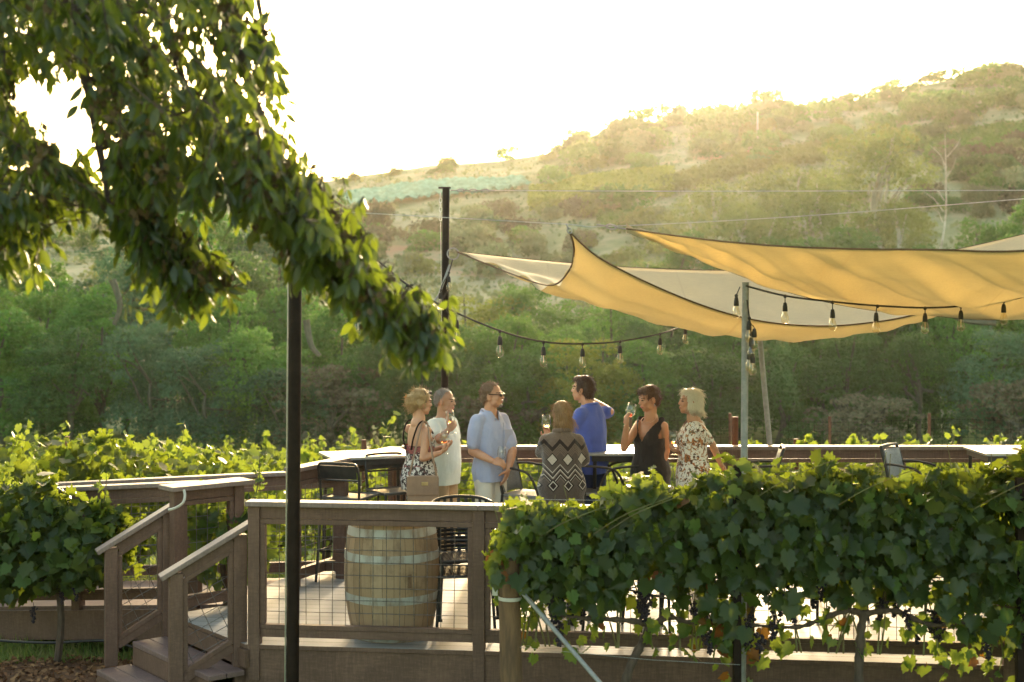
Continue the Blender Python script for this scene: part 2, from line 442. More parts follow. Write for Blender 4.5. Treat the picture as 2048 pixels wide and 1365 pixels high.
def on_ground(px, py, lo=80, hi=234):
    """the hillside point seen at a picture position"""
    best = None; prev = None
    for Y in np.linspace(lo, hi, 160):
        p = P(px, py, Y); d = p.z - float(gz(p.x, Y))
        if prev is not None and d <= 0 < prev[0]: return Vector((p.x, Y, float(gz(p.x, Y))))
        prev = (d, Y)
        if best is None or abs(d) < best[0]: best = (abs(d), p.x, Y)
    return Vector((best[1], best[2], float(gz(best[1], best[2]))))

def sheet_on_hill(name, poly, mat, lift, n=26, m=8):
    """a patch whose corner pixels are (tl, tr, br, bl)"""
    tl, tr, br, bl = [on_ground(*p) for p in poly]
    V = []
    for j in range(m + 1):
        for i in range(n + 1):
            a = tl.lerp(tr, i / n); b = bl.lerp(br, i / n); p = a.lerp(b, j / m)
            V.append((p.x, p.y, float(gz(p.x, p.y)) + lift))
    Fs = [(j * (n + 1) + i, j * (n + 1) + i + 1, (j + 1) * (n + 1) + i + 1, (j + 1) * (n + 1) + i) for j in range(m) for i in range(n)]
    mb = MB(); mb.add(V, Fs); return mb.build(name, mat, smooth=True)

# pale gravel track at the foot of the wood
mb = MB(); V = []; Fs = []
for i in range(121):
    x = -60 + i
    for k, y in enumerate((46.0, 48.6)):
        yy = y + 1.2 * math.sin(x * .05); V.append((x, yy, float(gz(x, yy)) + .03))
Fs = [(2 * i, 2 * i + 2, 2 * i + 3, 2 * i + 1) for i in range(120)]
mb.add(V, Fs); o = mb.build('path', pm('gravel', (.42, .40, .36), (.34, .32, .28), 3, .95, .3), smooth=True); o['kind'] = 'structure'

# turquoise netting over vines: rippled over the rows, with a ragged margin
tl, tr, br, bl = [on_ground(*q_) for q_ in ((690, 396), (1040, 366), (1055, 380), (690, 428))]
rgn = random.Random(8); V = []; nu, nv_ = 110, 54
for j in range(nv_ + 1):
    for i in range(nu + 1):
        s_, t_ = i / nu, j / nv_; rag = .05 * math.sin(s_ * 37) + .04 * math.sin(s_ * 83 + 2)
        tt = t_ + rag * (2 * abs(t_ - .5)); ss = s_ + (.02 * math.sin(t_ * 40) + .012 * math.sin(t_ * 97)) * (2 * abs(s_ - .5))
        p = tl.lerp(tr, ss).lerp(bl.lerp(br, ss), tt)
        V.append((p.x, p.y, float(gz(p.x, p.y)) + .25 + .75 * abs(math.sin(tt * 9 * math.pi)) ** .6 + .12 * math.sin(s_ * 140 + j) + rgn.uniform(-.05, .05)))
mb = MB(); mb.add(V, [(j * (nu + 1) + i, j * (nu + 1) + i + 1, (j + 1) * (nu + 1) + i + 1, (j + 1) * (nu + 1) + i) for j in range(nv_) for i in range(nu) if not (rgn.random() < .06 and (j < 4 or j > nv_ - 4))])
o = mb.build('bird_netting', pm('netting', (.20, .40, .30), (.10, .22, .14), .9, .9, .5, lo=.3, hi=.7), smooth=True)
tag(o, 'turquoise bird netting spread over vines on the far hillside', 'netting')

# far vineyard rows (nobody could count the plants)
def vine_rows(name, poly, rows, per, mat, size, seed):
    tl, tr, br, bl = [on_ground(*p) for p in poly]
    rg = np.random.default_rng(seed); C = []
    for j in range(rows):
        t = (j + .5) / rows
        a = tl.lerp(bl, t); b = tr.lerp(br, t)
        u = rg.random(per); p = np.array(a)[None, :] * (1 - u[:, None]) + np.array(b)[None, :] * u[:, None]
        p[:, 0] += rg.normal(0, .12, per); p[:, 1] += rg.normal(0, .12, per)
        p[:, 2] = gz(p[:, 0], p[:, 1]) + .2 + rg.random(per) * 1.2
        C.append(p)
    C = np.concatenate(C); n = len(C)
    me = scatter(name, C, rg.normal(size=(n, 3)), rg.normal(size=(n, 3)), size * (.7 + .6 * rg.random(n)), RHOMB)
    o = link_mesh(name, me, mat); o['kind'] = 'stuff'; return o
o = vine_rows('vineyard', [(1060, 392), (1345, 352), (1345, 402), (1060, 425)], 14, 1500, M['crown_yellow'], .5, 3)
tag(o, 'rows of yellow green vines below the ridge in the middle distance', 'vineyard')
o = vine_rows('vineyard', [(1300, 385), (1640, 300), (1650, 330), (1330, 400)], 9, 900, M['crown_olive'], .5, 4)
tag(o, 'olive vine rows climbing the hill behind the tall sycamores', 'vineyard')
o = vine_rows('vineyard', [(1850, 285), (2120, 250), (2120, 305), (1850, 330)], 10, 1000, M['crown_green'], .5, 5)
tag(o, 'dark green vine rows at the right hand slope under the shrubs', 'vineyard')

# ================================================================== trees
def crown_np(rg, lobes, n, size, flat=0.88):
    """leaf clumps spread through lobes; returns centre, tip, normal, size"""
    w = np.array([l[1] ** 2 for l in lobes]); w = w / w.sum()
    k = rg.choice(len(lobes), n, p=w)
    c = np.array([l[0] for l in lobes])[k]; r = np.array([l[1] for l in lobes])[k]
    d = unit(rg.normal(size=(n, 3))); d[:, 2] = np.where(d[:, 2] < -.32, -d[:, 2] * .7, d[:, 2]); d = unit(d)
    rad = r * (.72 + .34 * rg.random(n) ** .8)
    # clumping: push leaves towards a few sub-centres
    sub = unit(np.round(d * 2.6 + rg.normal(0, .10, (n, 3))) + 1e-3)
    d2 = unit(d * .55 + sub * .45)
    C = c + d2 * rad[:, None] * np.array([1, 1, flat])
    nr = unit(d2 + rg.normal(0, .28, (n, 3)) + np.array([0, 0, .25]))
    tip = rg.normal(size=(n, 3)); tip[:, 2] -= .6
    return C, tip, nr, size * (.6 + .8 * rg.random(n))

def tree_variant(seed, h, w, mat, n=9000, size=.24, trunk='greytrunk', airy=1.0, open_base=.12, limbs=7):
    rg = np.random.default_rng(seed); rd = random.Random(seed)
    lobes = []
    nl = int(11 * airy) + 3
    for i in range(9):                                   # ragged sprays that break the outline
        a = rd.random() * 6.283; t = .45 + .55 * rd.random(); rr = w * .5 * math.sin(math.pi * min(1, t * .82 + .14)) ** .6
        lobes.append(((rr * math.cos(a), rr * math.sin(a), h * t), w * (.05 + .05 * rd.random())))
    for i in range(nl):
        t = open_base + (1 - open_base) * (i + .5) / nl
        env = math.sin(math.pi * min(1, (t * .82 + .14))) ** .65
        a = rd.random() * 6.283 + i * 2.4; rr = w / 2 * env * (.35 + .5 * rd.random())
        lr = w * (.14 + .13 * rd.random()) * (.65 + .5 * env)
        lobes.append(((rr * math.cos(a), rr * math.sin(a), h * t * .93), lr))
    C, tip, nr, s = crown_np(rg, lobes, n, size)
    keep = C[:, 2] > .1
    C, tip, nr, s = C[keep], tip[keep], nr[keep], s[keep]
    me = scatter('crown', C, tip, nr, s, RHOMB); me.materials.append(mat)
    mb = MB()
    top = h * .55
    pts = [Vector((.25 * math.sin(i * 1.3 + seed), .25 * math.cos(i * 1.7 + seed), top * i / 5 - .3)) for i in range(6)]
    mb.tube(pts, [w * .032 * (1 - .5 * i / 5) for i in range(6)], 7)
    for i in range(limbs):
        l = lobes[rd.randrange(9 + nl // 3, len(lobes))]
        st = pts[rd.randrange(2, 6)]; e = Vector(l[0]); m1 = st.lerp(e, .5) + Vector((rd.uniform(-.5, .5), rd.uniform(-.5, .5), rd.uniform(-.1, .6)))
        e2 = e + (e - m1) * .35
        mb.tube(catmull([st, m1, e, e2], 4), [w * .018 * (1 - .85 * q / 12) for q in range(13)], 5)
    tm = mb.mesh('trunk'); tm.materials.append(M[trunk]); tm.polygons.foreach_set('use_smooth', np.ones(len(tm.polygons), bool))
    return me, tm, h, w

def proto(name, var):
    return dict(name=name, crown=var[0], trunk=var[1], h=var[2], w=var[3])
TV = {
 'green_a': proto('broad_tree', tree_variant(11, 12, 8.5, M['crown_green'], 11000, .25)),
 'green_b': proto('broad_tree', tree_variant(12, 11, 9.5, M['crown_green'], 11000, .25)),
 'dark_a': proto('broad_tree', tree_variant(13, 12, 9, M['crown_dark'], 11000, .25)),
 'dark_b': proto('broad_tree', tree_variant(14, 11, 10, M['crown_dark'], 11000, .26)),
 'blue': proto('willow_tree', tree_variant(15, 12, 8, M['crown_blue'], 11000, .24, airy=1.3)),
 'yellow': proto('broad_tree', tree_variant(16, 11, 9, M['crown_yellow'], 10000, .26)),
 'olive': proto('sycamore_tree', tree_variant(17, 15, 10, M['crown_olive'], 9500, .27, 'sycamore', 1.1, .3, 12)),
 'olive_b': proto('sycamore_tree', tree_variant(18, 15, 11, M['crown_olive'], 9000, .27, 'sycamore', 1.2, .25, 12)),
 'brush': proto('brush_thicket', tree_variant(19, 5, 6, M['brush_grey'], 5000, .2, 'greytrunk', .7, .02, 9)),
}
def put_tree(kind, px, topy, Y, wpx, label, group=None, cat='tree', rz=None):
    v = TV[kind]; x = (px - 1024) / F * Y; g = float(gz(x, Y))
    H = CAMH + (HOR - topy) / F * Y - g
    o = thing(v['name'], label, cat, (x, Y, g), group)
    o.rotation_euler = (0, 0, random.random() * 6.28 if rz is None else rz)
    sw = wpx / F * Y / v['w']; o.scale = (sw, sw, H / v['h'])
    for nm, me in (('trunk', v['trunk']), ('crown', v['crown'])):
        c = bpy.data.objects.new(nm, me); COL.objects.link(c); c.parent = o
    return o
GW = 'trees of the creekside wood'
LS = {'green_a': 'mid green bushy tree in the creekside wood behind the deck', 'green_b': 'mid green bushy tree in the creekside wood behind the deck',
      'dark_a': 'dark green shady tree in the creekside wood behind the deck', 'dark_b': 'dark green shady tree in the creekside wood behind the deck',
      'blue': 'blue green drooping tree in the creekside wood behind the deck', 'yellow': 'yellow green sunlit tree in the creekside wood behind the deck',
      'brush': 'grey brown leafless looking thicket at the foot of the wood', 'olive': 'olive sycamore with pale limbs in the wood on the slope',
      'olive_b': 'olive green spreading sycamore with pale limbs in the wood on the slope'}
TREES = [  # kind, px, top row, depth, width px
 # back row, upslope
 ('dark_a', -60, 470, 84, 330), ('green_a', 60, 540, 80, 300), ('blue', 250, 500, 82, 300), ('olive', 330, 470, 86, 330), ('green_a', 430, 455, 84, 300),
 ('blue', 540, 470, 83, 280), ('green_b', 640, 500, 82, 260), ('olive', 700, 540, 80, 220), ('yellow', 960, 600, 78, 260), ('green_b', 1070, 580, 80, 260),
 ('green_a', 1180, 620, 78, 300), ('olive_b', 1270, 520, 88, 260), ('dark_b', 1300, 620, 76, 320), ('green_a', 1360, 500, 90, 240), ('olive_b', 1420, 400, 98, 250), ('olive', 1560, 335, 104, 250),
 ('olive_b', 1500, 430, 92, 300), ('olive', 1640, 390, 96, 280), ('green_b', 1600, 480, 88, 300), ('olive_b', 1790, 430, 94, 220), ('green_a', 1720, 480, 88, 300), ('green_a', 1840, 500, 85, 240),
 ('green_b', 1960, 470, 84, 260), ('green_a', 2060, 410, 86, 260), ('green_b', 2150, 430, 84, 280),
 # middle row
 ('green_b', -40, 600, 68, 360), ('green_a', 110, 620, 66, 330), ('blue', 250, 570, 68, 280), ('green_a', 380, 560, 69, 320), ('dark_a', 500, 540, 71, 300), ('green_b', 620, 590, 68, 320),
 ('dark_a', 740, 640, 66, 290), ('yellow', 850, 640, 65, 260), ('green_a', 960, 680, 64, 280), ('dark_b', 1080, 680, 65, 320), ('green_b', 1210, 660, 66, 300), ('dark_a', 1340, 640, 67, 340),
 ('dark_b', 1470, 600, 70, 340), ('green_b', 1600, 600, 68, 330), ('dark_a', 1730, 580, 70, 330), ('dark_b', 1860, 560, 70, 330), ('green_a', 1990, 560, 68, 300), ('dark_a', 2110, 560, 68, 300),
 # front row
 ('green_a', 0, 690, 58, 330), ('dark_a', 140, 740, 57, 280), ('blue', 300, 690, 58, 230), ('blue', 410, 720, 57, 220), ('green_b', 520, 720, 58, 260), ('brush', 660, 730, 57, 260), ('blue', 570, 760, 56, 220), ('dark_b', 740, 740, 58, 230),
 ('dark_b', 850, 740, 57, 240), ('brush', 960, 790, 56, 230), ('green_a', 1050, 760, 58, 260), ('yellow', 1180, 760, 57, 250), ('green_a', 1290, 750, 58, 240), ('dark_a', 1420, 730, 57, 270), ('dark_b', 1560, 720, 58, 280),
 ('dark_a', 1690, 700, 58, 260), ('brush', 1730, 790, 55, 230), ('dark_b', 1840, 700, 58, 240), ('blue', 2000, 690, 57, 250), ('brush', 2030, 760, 55, 220), ('dark_a', 2120, 700, 57, 280),
 ('green_b', 80, 650, 62, 260), ('green_a', 200, 640, 61, 260), ('green_b', 460, 640, 62, 260), ('green_a', 680, 680, 62, 250), ('dark_a', 900, 720, 60, 250), ('green_b', 1010, 700, 61, 250), ('green_a', 1130, 700, 60, 250), ('dark_b', 1250, 690, 61, 260), ('green_b', 1480, 650, 62, 260), ('green_a', 1640, 640, 63, 260), ('dark_b', 1780, 640, 62, 270), ('green_b', 1920, 620, 62, 260)]
for i, (k, px, ty, Y, wp) in enumerate(TREES):
    if k != 'brush':
        ty -= 55 if Y < 60 else (45 if Y < 72 else 15); wp *= .82 if Y < 72 else .95
        ty += random.uniform(-28, 28)
    put_tree(k, px, ty, Y, wp, LS[k], GW + ': ' + {'brush': 'thickets', 'blue': 'blue green trees', 'olive': 'olive sycamores', 'olive_b': 'spreading sycamores', 'yellow': 'yellow trees'}.get(k, k.split('_')[0] + ' trees'),
             'thicket' if k == 'brush' else 'tree')
put_tree('olive', 1745, 250, 112, 270, 'tallest sycamore, its pale limbs and olive crown against the vineyard slope')

# bare pale tree and clump of dark mistletoe
def bare_tree(px, basey, topy, Y, label):
    b = P(px, basey, Y); g = float(gz(b.x, Y)); t = thing('bare_tree', label, 'tree', (b.x, Y, g)); top = P(px + 18, topy, Y)
    mb = MB(); base = Vector((b.x, Y, g))
    mb.tube(catmull([base, base.lerp(top, .4) + Vector((.5, 0, 0)), top], 5), [.13 - .011 * i for i in range(11)], 6)
    for k in range(7):
        s = base.lerp(top, .35 + .08 * k) + Vector((.3, 0, 0)); e = s + Vector((random.uniform(-1.8, 1.8), random.uniform(-1, 1), random.uniform(1.2, 2.6)))
        mb.tube([s, s.lerp(e, .5) + Vector((.2, 0, .1)), e], [.05, .035, .012], 5)
    mb.build('trunk', M['sycamore'], t, True)
bare_tree(1872, 405, 268, 118, 'slim bare whitish tree standing on the dry slope')

# fallen pale trunks leaning in the wood
for pts, lab in (([(612, 640), (622, 690), (640, 712)], 'short pale tree trunk leaning in the wood beside the tall dark pole'),
                 ([(1990, 645), (1925, 640), (1880, 615)], 'long pale leaning limb in the shade below the large sail'),
                 ([(225, 560), (240, 610), (228, 650)], 'thin pale forked trunk showing through the left wood')):
    mb = MB(); q = [P(a, b, 54.5) for a, b in pts]
    mb.tube(catmull(q, 5), [.15 - .007 * i for i in range(11)], 7); o = mb.build('tree_trunk', M['greytrunk'], None, True); tag(o, lab, 'trunk')

# shrubs on the hillside
def shrub_variant(seed, mat, n=900):
    rg = np.random.default_rng(seed); rd = random.Random(seed)
    lobes = [((rd.uniform(-.35, .35), rd.uniform(-.35, .35), rd.uniform(.2, .7)), rd.uniform(.22, .38)) for _ in range(7)]
    C, tip, nr, s = crown_np(rg, lobes, n, .11)
    me = scatter('foliage', C, tip, nr, s, RHOMB); me.materials.append(mat); return me
SH = [shrub_variant(31, M['crown_olive']), shrub_variant(32, M['crown_green']), shrub_variant(33, M['sage']), shrub_variant(34, M['crown_dark']), shrub_variant(35, M['brush_grey'])]
SLAB = ['rounded olive shrub on the dry hillside', 'rounded green shrub on the dry hillside', 'pale sage shrub on the dry hillside', 'dark green shrub on the dry hillside', 'brown grey shrub on the dry hillside']
def put_shrub(px, py, wpx, k, Y=None):
    if 670 < px < 1075 and (Y is None) and py < 425: return
    b = on_ground(px, py) if Y is None else Vector(((px - 1024) / F * Y, Y, float(gz((px - 1024) / F * Y, Y))))
    s = wpx / F * b.y
    o = link_mesh('shrub', SH[k], None); o.location = b - Vector((0, 0, .28 * s)); o.scale = (s, s, s * random.uniform(.75, 1.15)); o.rotation_euler = (0, 0, random.random() * 6.28)
    tag(o, SLAB[k], 'shrub', ['olive', 'green', 'sage', 'dark green', 'brown'][k] + ' shrubs on the hillside')
rs = random.Random(5)
def ridge(px): return float(np.interp(px, RX, RY))
for i in range(58):                                   # the ridge line
    px = rs.uniform(630, 2080); put_shrub(px, 0, rs.uniform(20, 48) * (1.15 if px > 1500 else .9), rs.choice([1, 0, 1, 3]), rs.uniform(222, 236))
for i in range(56):                                   # dense band beneath the ridge, middle
    px = rs.uniform(780, 1560); d = rs.uniform(8, 100); put_shrub(px, ridge(px) + d, rs.uniform(40, 80), rs.choice([1, 0, 1, 3, 2]))
for i in range(46):                                   # right slope, spaced bushes
    px = rs.uniform(1500, 2080); d = rs.uniform(15, 135); put_shrub(px, ridge(px) + d, rs.uniform(38, 78), rs.choice([1, 1, 3, 2, 0]))
for i in range(34):
    px = rs.uniform(1830, 2080); put_shrub(px, rs.uniform(300, 440), rs.uniform(35, 80), rs.choice([2, 3, 4, 1]))
for i in range(56):                                   # the sage slope in the middle
    px = rs.uniform(650, 1340); put_shrub(px, rs.uniform(430, 560), rs.uniform(36, 90), rs.choice([2, 1, 2, 0, 4]))
for i in range(26):
    px = rs.uniform(0, 640); put_shrub(px, rs.uniform(395, 520), rs.uniform(30, 70), rs.choice([2, 2, 0, 1]))
# low scrub cover
rg = np.random.default_rng(77); n = 42000
Y = rg.uniform(92, 228, n); u = rg.uniform(-60, 2110, n); X = (u - 1024) / F * Y
cell = np.sin(X * .9 + 3 * np.sin(Y * .21)) * np.sin(Y * .8 + 2 * np.sin(X * .17)) + .5 * np.sin(X * 2.1 + 1) * np.sin(Y * 1.9)
k = cell > .12; X, Y = X[k], Y[k]; n = len(X)
C = np.stack([X, Y, gz(X, Y) + rg.random(n) * .55], 1)
me = scatter('scrub', C, rg.normal(size=(n, 3)), rg.normal(size=(n, 3)), .35 + .4 * rg.random(n), RHOMB)
o = link_mesh('scrub', me, M['sage']); tag(o, 'low sage scrub covering the hillside between the shrubs', 'scrub', None, 'stuff')

# hillside posts
for px, by, ty, nm, lab, r in ((1515, 312, 226, 'utility_pole', 'pale wooden utility pole with a crossarm on the upper hillside', .16), (1113, 416, 398, 'marker_post', 'short white post at the end of the vine rows', .14)):
    b = on_ground(px, by); t = thing(nm, lab, 'pole', b); mb = MB(); top = b + Vector((0, 0, (by - ty) / F * b.y))
    mb.tube([b - Vector((0, 0, .3)), top], r * .75, 7); mb.build('post', M['sycamore'], t, True)
    if 'utility' in nm:
        mb = MB(); mb.beam(top + Vector((-.8, 0, -.35)), top + Vector((.8, 0, -.35)), .1, .1); mb.build('crossarm', M['greytrunk'], t)

# deer fence beyond the field
for x0, x1, lab in ((-2.0, 17.0, 'dark wire deer fence standing before the wood'),):
    t = thing('wire_fence', lab, 'fence', (0, 30, 0)); mb = MB(); pb = []
    for i in range(8):
        x = 2.5 + i * 2.1; g = float(gz(x, 30)); 
        q = MB(); q.tube([(x, 30, g - .2), (x, 30, g + 1.75)], .035, 7); q.build('post', M['rust'], t, True)
    for i in range(9):
        z = .1 + i * .19; mb.tube([(x, 30, float(gz(x, 30)) + z) for x in np.linspace(2.5, 17.2, 20)], .004, 3)
    for x in np.arange(2.6, 17.2, .18): g = float(gz(x, 30)); mb.tube([(x, 30, g), (x, 30, g + 1.65)], .0035, 3)
    mb.build('wire_mesh', M['steel_dark'], t)

# haze
mb = MB(); mb.box((0, 149, 34), (812, 346, 84))
o = mb.build('haze', []); m = bpy.data.materials.new('haze'); m.use_nodes = True; nt = m.node_tree; nt.nodes.clear()
ou = nt.nodes.new('ShaderNodeOutputMaterial'); pv = nt.nodes.new('ShaderNodeVolumePrincipled')
pv.inputs['Color'].default_value = (1, .95, .82, 1); pv.inputs['Density'].default_value = .00010; pv.inputs['Anisotropy'].default_value = .83
nt.links.new(pv.outputs[0], ou.inputs['Volume']); o.data.materials.append(m); o['kind'] = 'stuff'
# ================================================================== deck
def FY(x): return 10.6 - .1139 * (x + 1.93)     # the front edge of the deck
m, nt, bs, out = new_mat('deck_boards')
g = N(nt, 'ShaderNodeNewGeometry'); sp = N(nt, 'ShaderNodeSeparateXYZ'); nt.links.new(g.outputs['Position'], sp.inputs[0])
yy = math_node(nt, 'ADD', sp.outputs[1], math_node(nt, 'MULTIPLY', sp.outputs[0], .1139))
q = math_node(nt, 'DIVIDE', yy, .142); fr = math_node(nt, 'FRACT', q); fl = math_node(nt, 'FLOOR', q)
wn = N(nt, 'ShaderNodeTexWhiteNoise', noise_dimensions='1D'); nt.links.new(fl, wn.inputs['W'])
v = coords(nt, (.6, 9, 9)); gr = noise(nt, v, 3, 7, .65)
tone = math_node(nt, 'ADD', math_node(nt, 'MULTIPLY', wn.outputs[0], .45), math_node(nt, 'MULTIPLY', gr, .55))
c = ramp(nt, tone, [(.2, (.20, .192, .182)), (.8, (.30, .288, .275))])
gap = math_node(nt, 'GREATER_THAN', fr, .045)
mx = N(nt, 'ShaderNodeMix', data_type='RGBA'); nt.links.new(gap, mx.inputs[0]); mx.inputs[6].default_value = (.05, .042, .036, 1); nt.links.new(c.outputs[0], mx.inputs[7])
nt.links.new(mx.outputs[2], bs.inputs['Base Color']); bs.inputs['Roughness'].default_value = .6; bs.inputs['Specular IOR Level'].default_value = .3
bump(nt, bs, math_node(nt, 'ADD', gap, math_node(nt, 'MULTIPLY', gr, .3)), .4, .004)
M['deck'] = m

deck = thing('deck', 'large raised timber deck with pale grey floor boards', 'deck', (0, 12, 0))
poly = [(-1.99, FY(-1.93) + .0), (6.5, FY(6.5)), (8.5, 14.72), (-1.2, 14.72), (-2.15, 13.0), (-2.40, 11.95), (-2.80, 11.6)]
mb = MB(); k = len(poly)
mb.add([(x, y, 0) for x, y in poly] + [(x, y, -.03) for x, y in poly], [tuple(range(k))] + [tuple(range(2 * k - 1, k - 1, -1))] + [(i, i + k, (i + 1) % k + k, (i + 1) % k) for i in range(k)]); mb.m = [0, 0] + [1] * k
mb.build('floor', [M['deck'], M['fascia']], deck)
mb = MB()
for i in range(k):
    if i in (6,): continue
    a, b = Vector((*poly[i], -.30)), Vector((*poly[(i + 1) % k], -.30)); c = Vector((2, 12.5, -.3))
    n_ = Vector(((b - a).y, -(b - a).x, 0)).normalized(); a2, b2 = a - n_ * .035, b - n_ * .035
    mb.beam(a2, b2, .04, .53)
mb.build('fascia', M['fascia'], deck, bevel=.004)

POSTW = .089
def wire_grid(mb, a, b, z0a, z1a, z0b, z1b, step=.1, r=.0026, slant=False):
    """wire between two plan points; bottom/top heights at each end"""
    a, b = Vector(a), Vector(b); L = (b - a).length; n = max(int(round(L / step)), 2)
    for i in range(1, n):
        t = i / n; p = a.lerp(b, t); j = random.uniform(-.006, .006)
        mb.tube([(p.x + j, p.y, z0a + (z0b - z0a) * t), (p.x - j, p.y, z1a + (z1b - z1a) * t)], r, 4, caps=False)
    h = z1a - z0a; n = max(int(round(h / step)), 2)
    for i in range(1, n):
        t = i / n; mb.tube([(a.x, a.y, z0a + (z1a - z0a) * t), (b.x, b.y, z0b + (z1b - z0b) * t)], r, 4, caps=False)

def rail_run(name, label, pts, base, H=1.07, down=.3, wire=True, ends=(0, 0), capw=.15):
    """posts at plan points pts; base heights per post"""
    t = thing(name, label, 'railing', (pts[0][0], pts[0][1], 0))
    base = base if hasattr(base, '__len__') else [base] * len(pts)
    for (x, y), z in zip(pts, base):
        d = Vector((pts[-1][0] - pts[0][0], pts[-1][1] - pts[0][1])).normalized(); rz = math.atan2(d.y, d.x)
        q = MB(); q.box((x, y, z + (H - .04 - down) / 2), (POSTW, POSTW, H - .04 + down), rz); q.build('post', M['rail'], t, bevel=.005)
    capm, fr, wi = MB(), MB(), MB()
    for i in range(len(pts) - 1):
        a, b = Vector((*pts[i], 0)), Vector((*pts[i + 1], 0)); d = (b - a).normalized(); za, zb = base[i], base[i + 1]
        e0 = -d * (ends[0] if i == 0 else 0); e1 = d * (ends[1] if i == len(pts) - 2 else 0)
        up = Vector((0, 0, 1))
        capm.beam(a + e0 + up * (za + H - .02), b + e1 + up * (zb + H - .02), capw, .038)
        A, B = a + d * (POSTW / 2), b - d * (POSTW / 2)
        fr.beam(A + up * (za + H - .0865), B + up * (zb + H - .0865), .04, .089)     # top board
        fr.beam(A + up * (za + H - .153), B + up * (zb + H - .153), .055, .038)
        fr.beam(A + up * (za + .085), B + up * (zb + .085), .04, .06)                   # bottom boards
        fr.beam(A + up * (za + .134), B + up * (zb + .134), .055, .034)
        for p, z in ((A + d * .019, za), (B - d * .019, zb)):
            fr.beam(p + up * (z + .153), p + up * (z + H - .174), .038, .055, d.cross(up))
        wire_grid(wi, A + d * .038, B - d * .038, za + .15, za + H - .17, zb + .15, zb + H - .17)
    capm.build('rail_cap', M['cap'], t, bevel=.007)
    fr.build('frame_boards', M['rail'], t, bevel=.003)
    if wire: wi.build('wire_mesh', M['wire'], t)
    return t
fpx = [-1.92, -.24, 1.66, 3.50, 5.3]
FP = [(x, FY(x) + .035) for x in fpx]
front = rail_run('deck_railing', 'front deck railing with square wire mesh, nearest to the camera', FP, 0, down=.27, ends=(.06, 0))
far = rail_run('deck_railing', 'long far deck railing behind the group of people', [(-1.13, 14.58), (.55, 14.58), (2.25, 14.58), (3.95, 14.58), (5.65, 14.58), (7.4, 14.58)], 0)
side = rail_run('deck_railing', 'left side deck railing running past the bar stools', [(-1.95, 12.72), (-1.62, 13.45), (-1.2, 14.45)], 0, ends=(0.05, .05))
# ramp to the left
rampo = thing('ramp', 'dark timber ramp leading off the deck to the left', 'ramp', (-4, 13.2, -.3))
ra, rb = Vector((-2.2, 12.05, -.01)), Vector((-6.6, 13.75, -.42)); off = Vector((.36, 1.0, 0)) * 1.15
mb = MB(); mb.add([ra, rb, rb + off, ra + off] + [p - Vector((0, 0, .03)) for p in (ra, rb, rb + off, ra + off)], [(0, 3, 2, 1), (4, 5, 6, 7), (0, 1, 5, 4), (1, 2, 6, 5), (2, 3, 7, 6), (3, 0, 4, 7)])
mb.build('floor', M['tread'], rampo)
mb = MB(); mb.beam(ra + Vector((-.02, -.03, -.16)), rb + Vector((-.02, -.03, -.16)), .045, .26); mb.beam(ra + off + Vector((0, .03, -.16)), rb + off + Vector((0, .03, -.16)), .045, .26); mb.build('stringer', M['rail'], rampo)
for k_ in range(4):
    p = ra.lerp(rb, .3 + .22 * k_); q = MB(); q.box((p.x, p.y + .06, p.z - .35), (.09, .09, .66)); q.build('support_post', M['rail'], rampo)
def along(t, o=0): return ra.lerp(rb, t) + off * o
rp = [along(t) for t in (.12, .38, .68, 1.0)]
rail_run('ramp_railing', 'near ramp railing half covered by the left grapevine', [(p.x, p.y) for p in rp], [p.z for p in rp], ends=(.05, .05))
rp = [along(t, 1) for t in (-.05, .2, .5, .78, 1.05)]
rail_run('ramp_railing', 'far ramp railing in front of the sunlit vine row', [(p.x, p.y) for p in rp], [p.z for p in rp], H=1.0, ends=(.05, .05))
# short railing from the stair head to the ramp
rail_run('deck_railing', 'short railing section with a wide cap at the head of the stairs', [(-2.73, 11.58), (-2.31, 11.95)], 0, H=1.06, down=.3, ends=(.1, .1), capw=.26)
# white conduit that bends off the wide cap
mb = MB(); mb.tube(catmull([P(368, 980, 11.4), P(370, 992, 11.38), P(366, 1006, 11.36), P(352, 1016, 11.4), P(338, 1020, 11.45)], 5), .011, 8)
o = mb.build('handrail_bracket', M['plastic'], None, True); tag(o, 'bent pale metal bracket joining the stair rail to the capped post', 'bracket')

# stairs
stairs = thing('deck_stairs', 'two mauve painted timber steps up to the deck', 'stairs', (-3, 11.2, -.55))
tdir = Vector((.62, -.785, 0)); rdir = Vector((-.785, -.62, 0))      # along a tread / down the stairs
o0 = Vector((-2.80, 11.62, 0))
for i, z in enumerate((-.18, -.36)):
    a = o0 + rdir * (.30 * i + .02) - tdir * .02; b = a + tdir * 1.36
    q = MB()
    for j in range(2):
        c0 = rdir * (.07 + .148 * j); q.beam(a + c0 + Vector((0, 0, z - .02)), b + c0 + Vector((0, 0, z - .02)), .142, .04)
    q.build('tread', M['tread'], stairs, bevel=.006)
    q = MB(); c0 = rdir * .27; q.beam(a + c0 + Vector((0, 0, z - .12)), b + c0 + Vector((0, 0, z - .12)), .03, .156); q.build('riser', M['fascia'], stairs, bevel=.003)
q = MB(); q.beam(o0 + Vector((0, 0, -.1)) - tdir * .02, o0 + tdir * 1.34 + Vector((0, 0, -.1)), .03, .13); q.build('riser', M['fascia'], stairs)
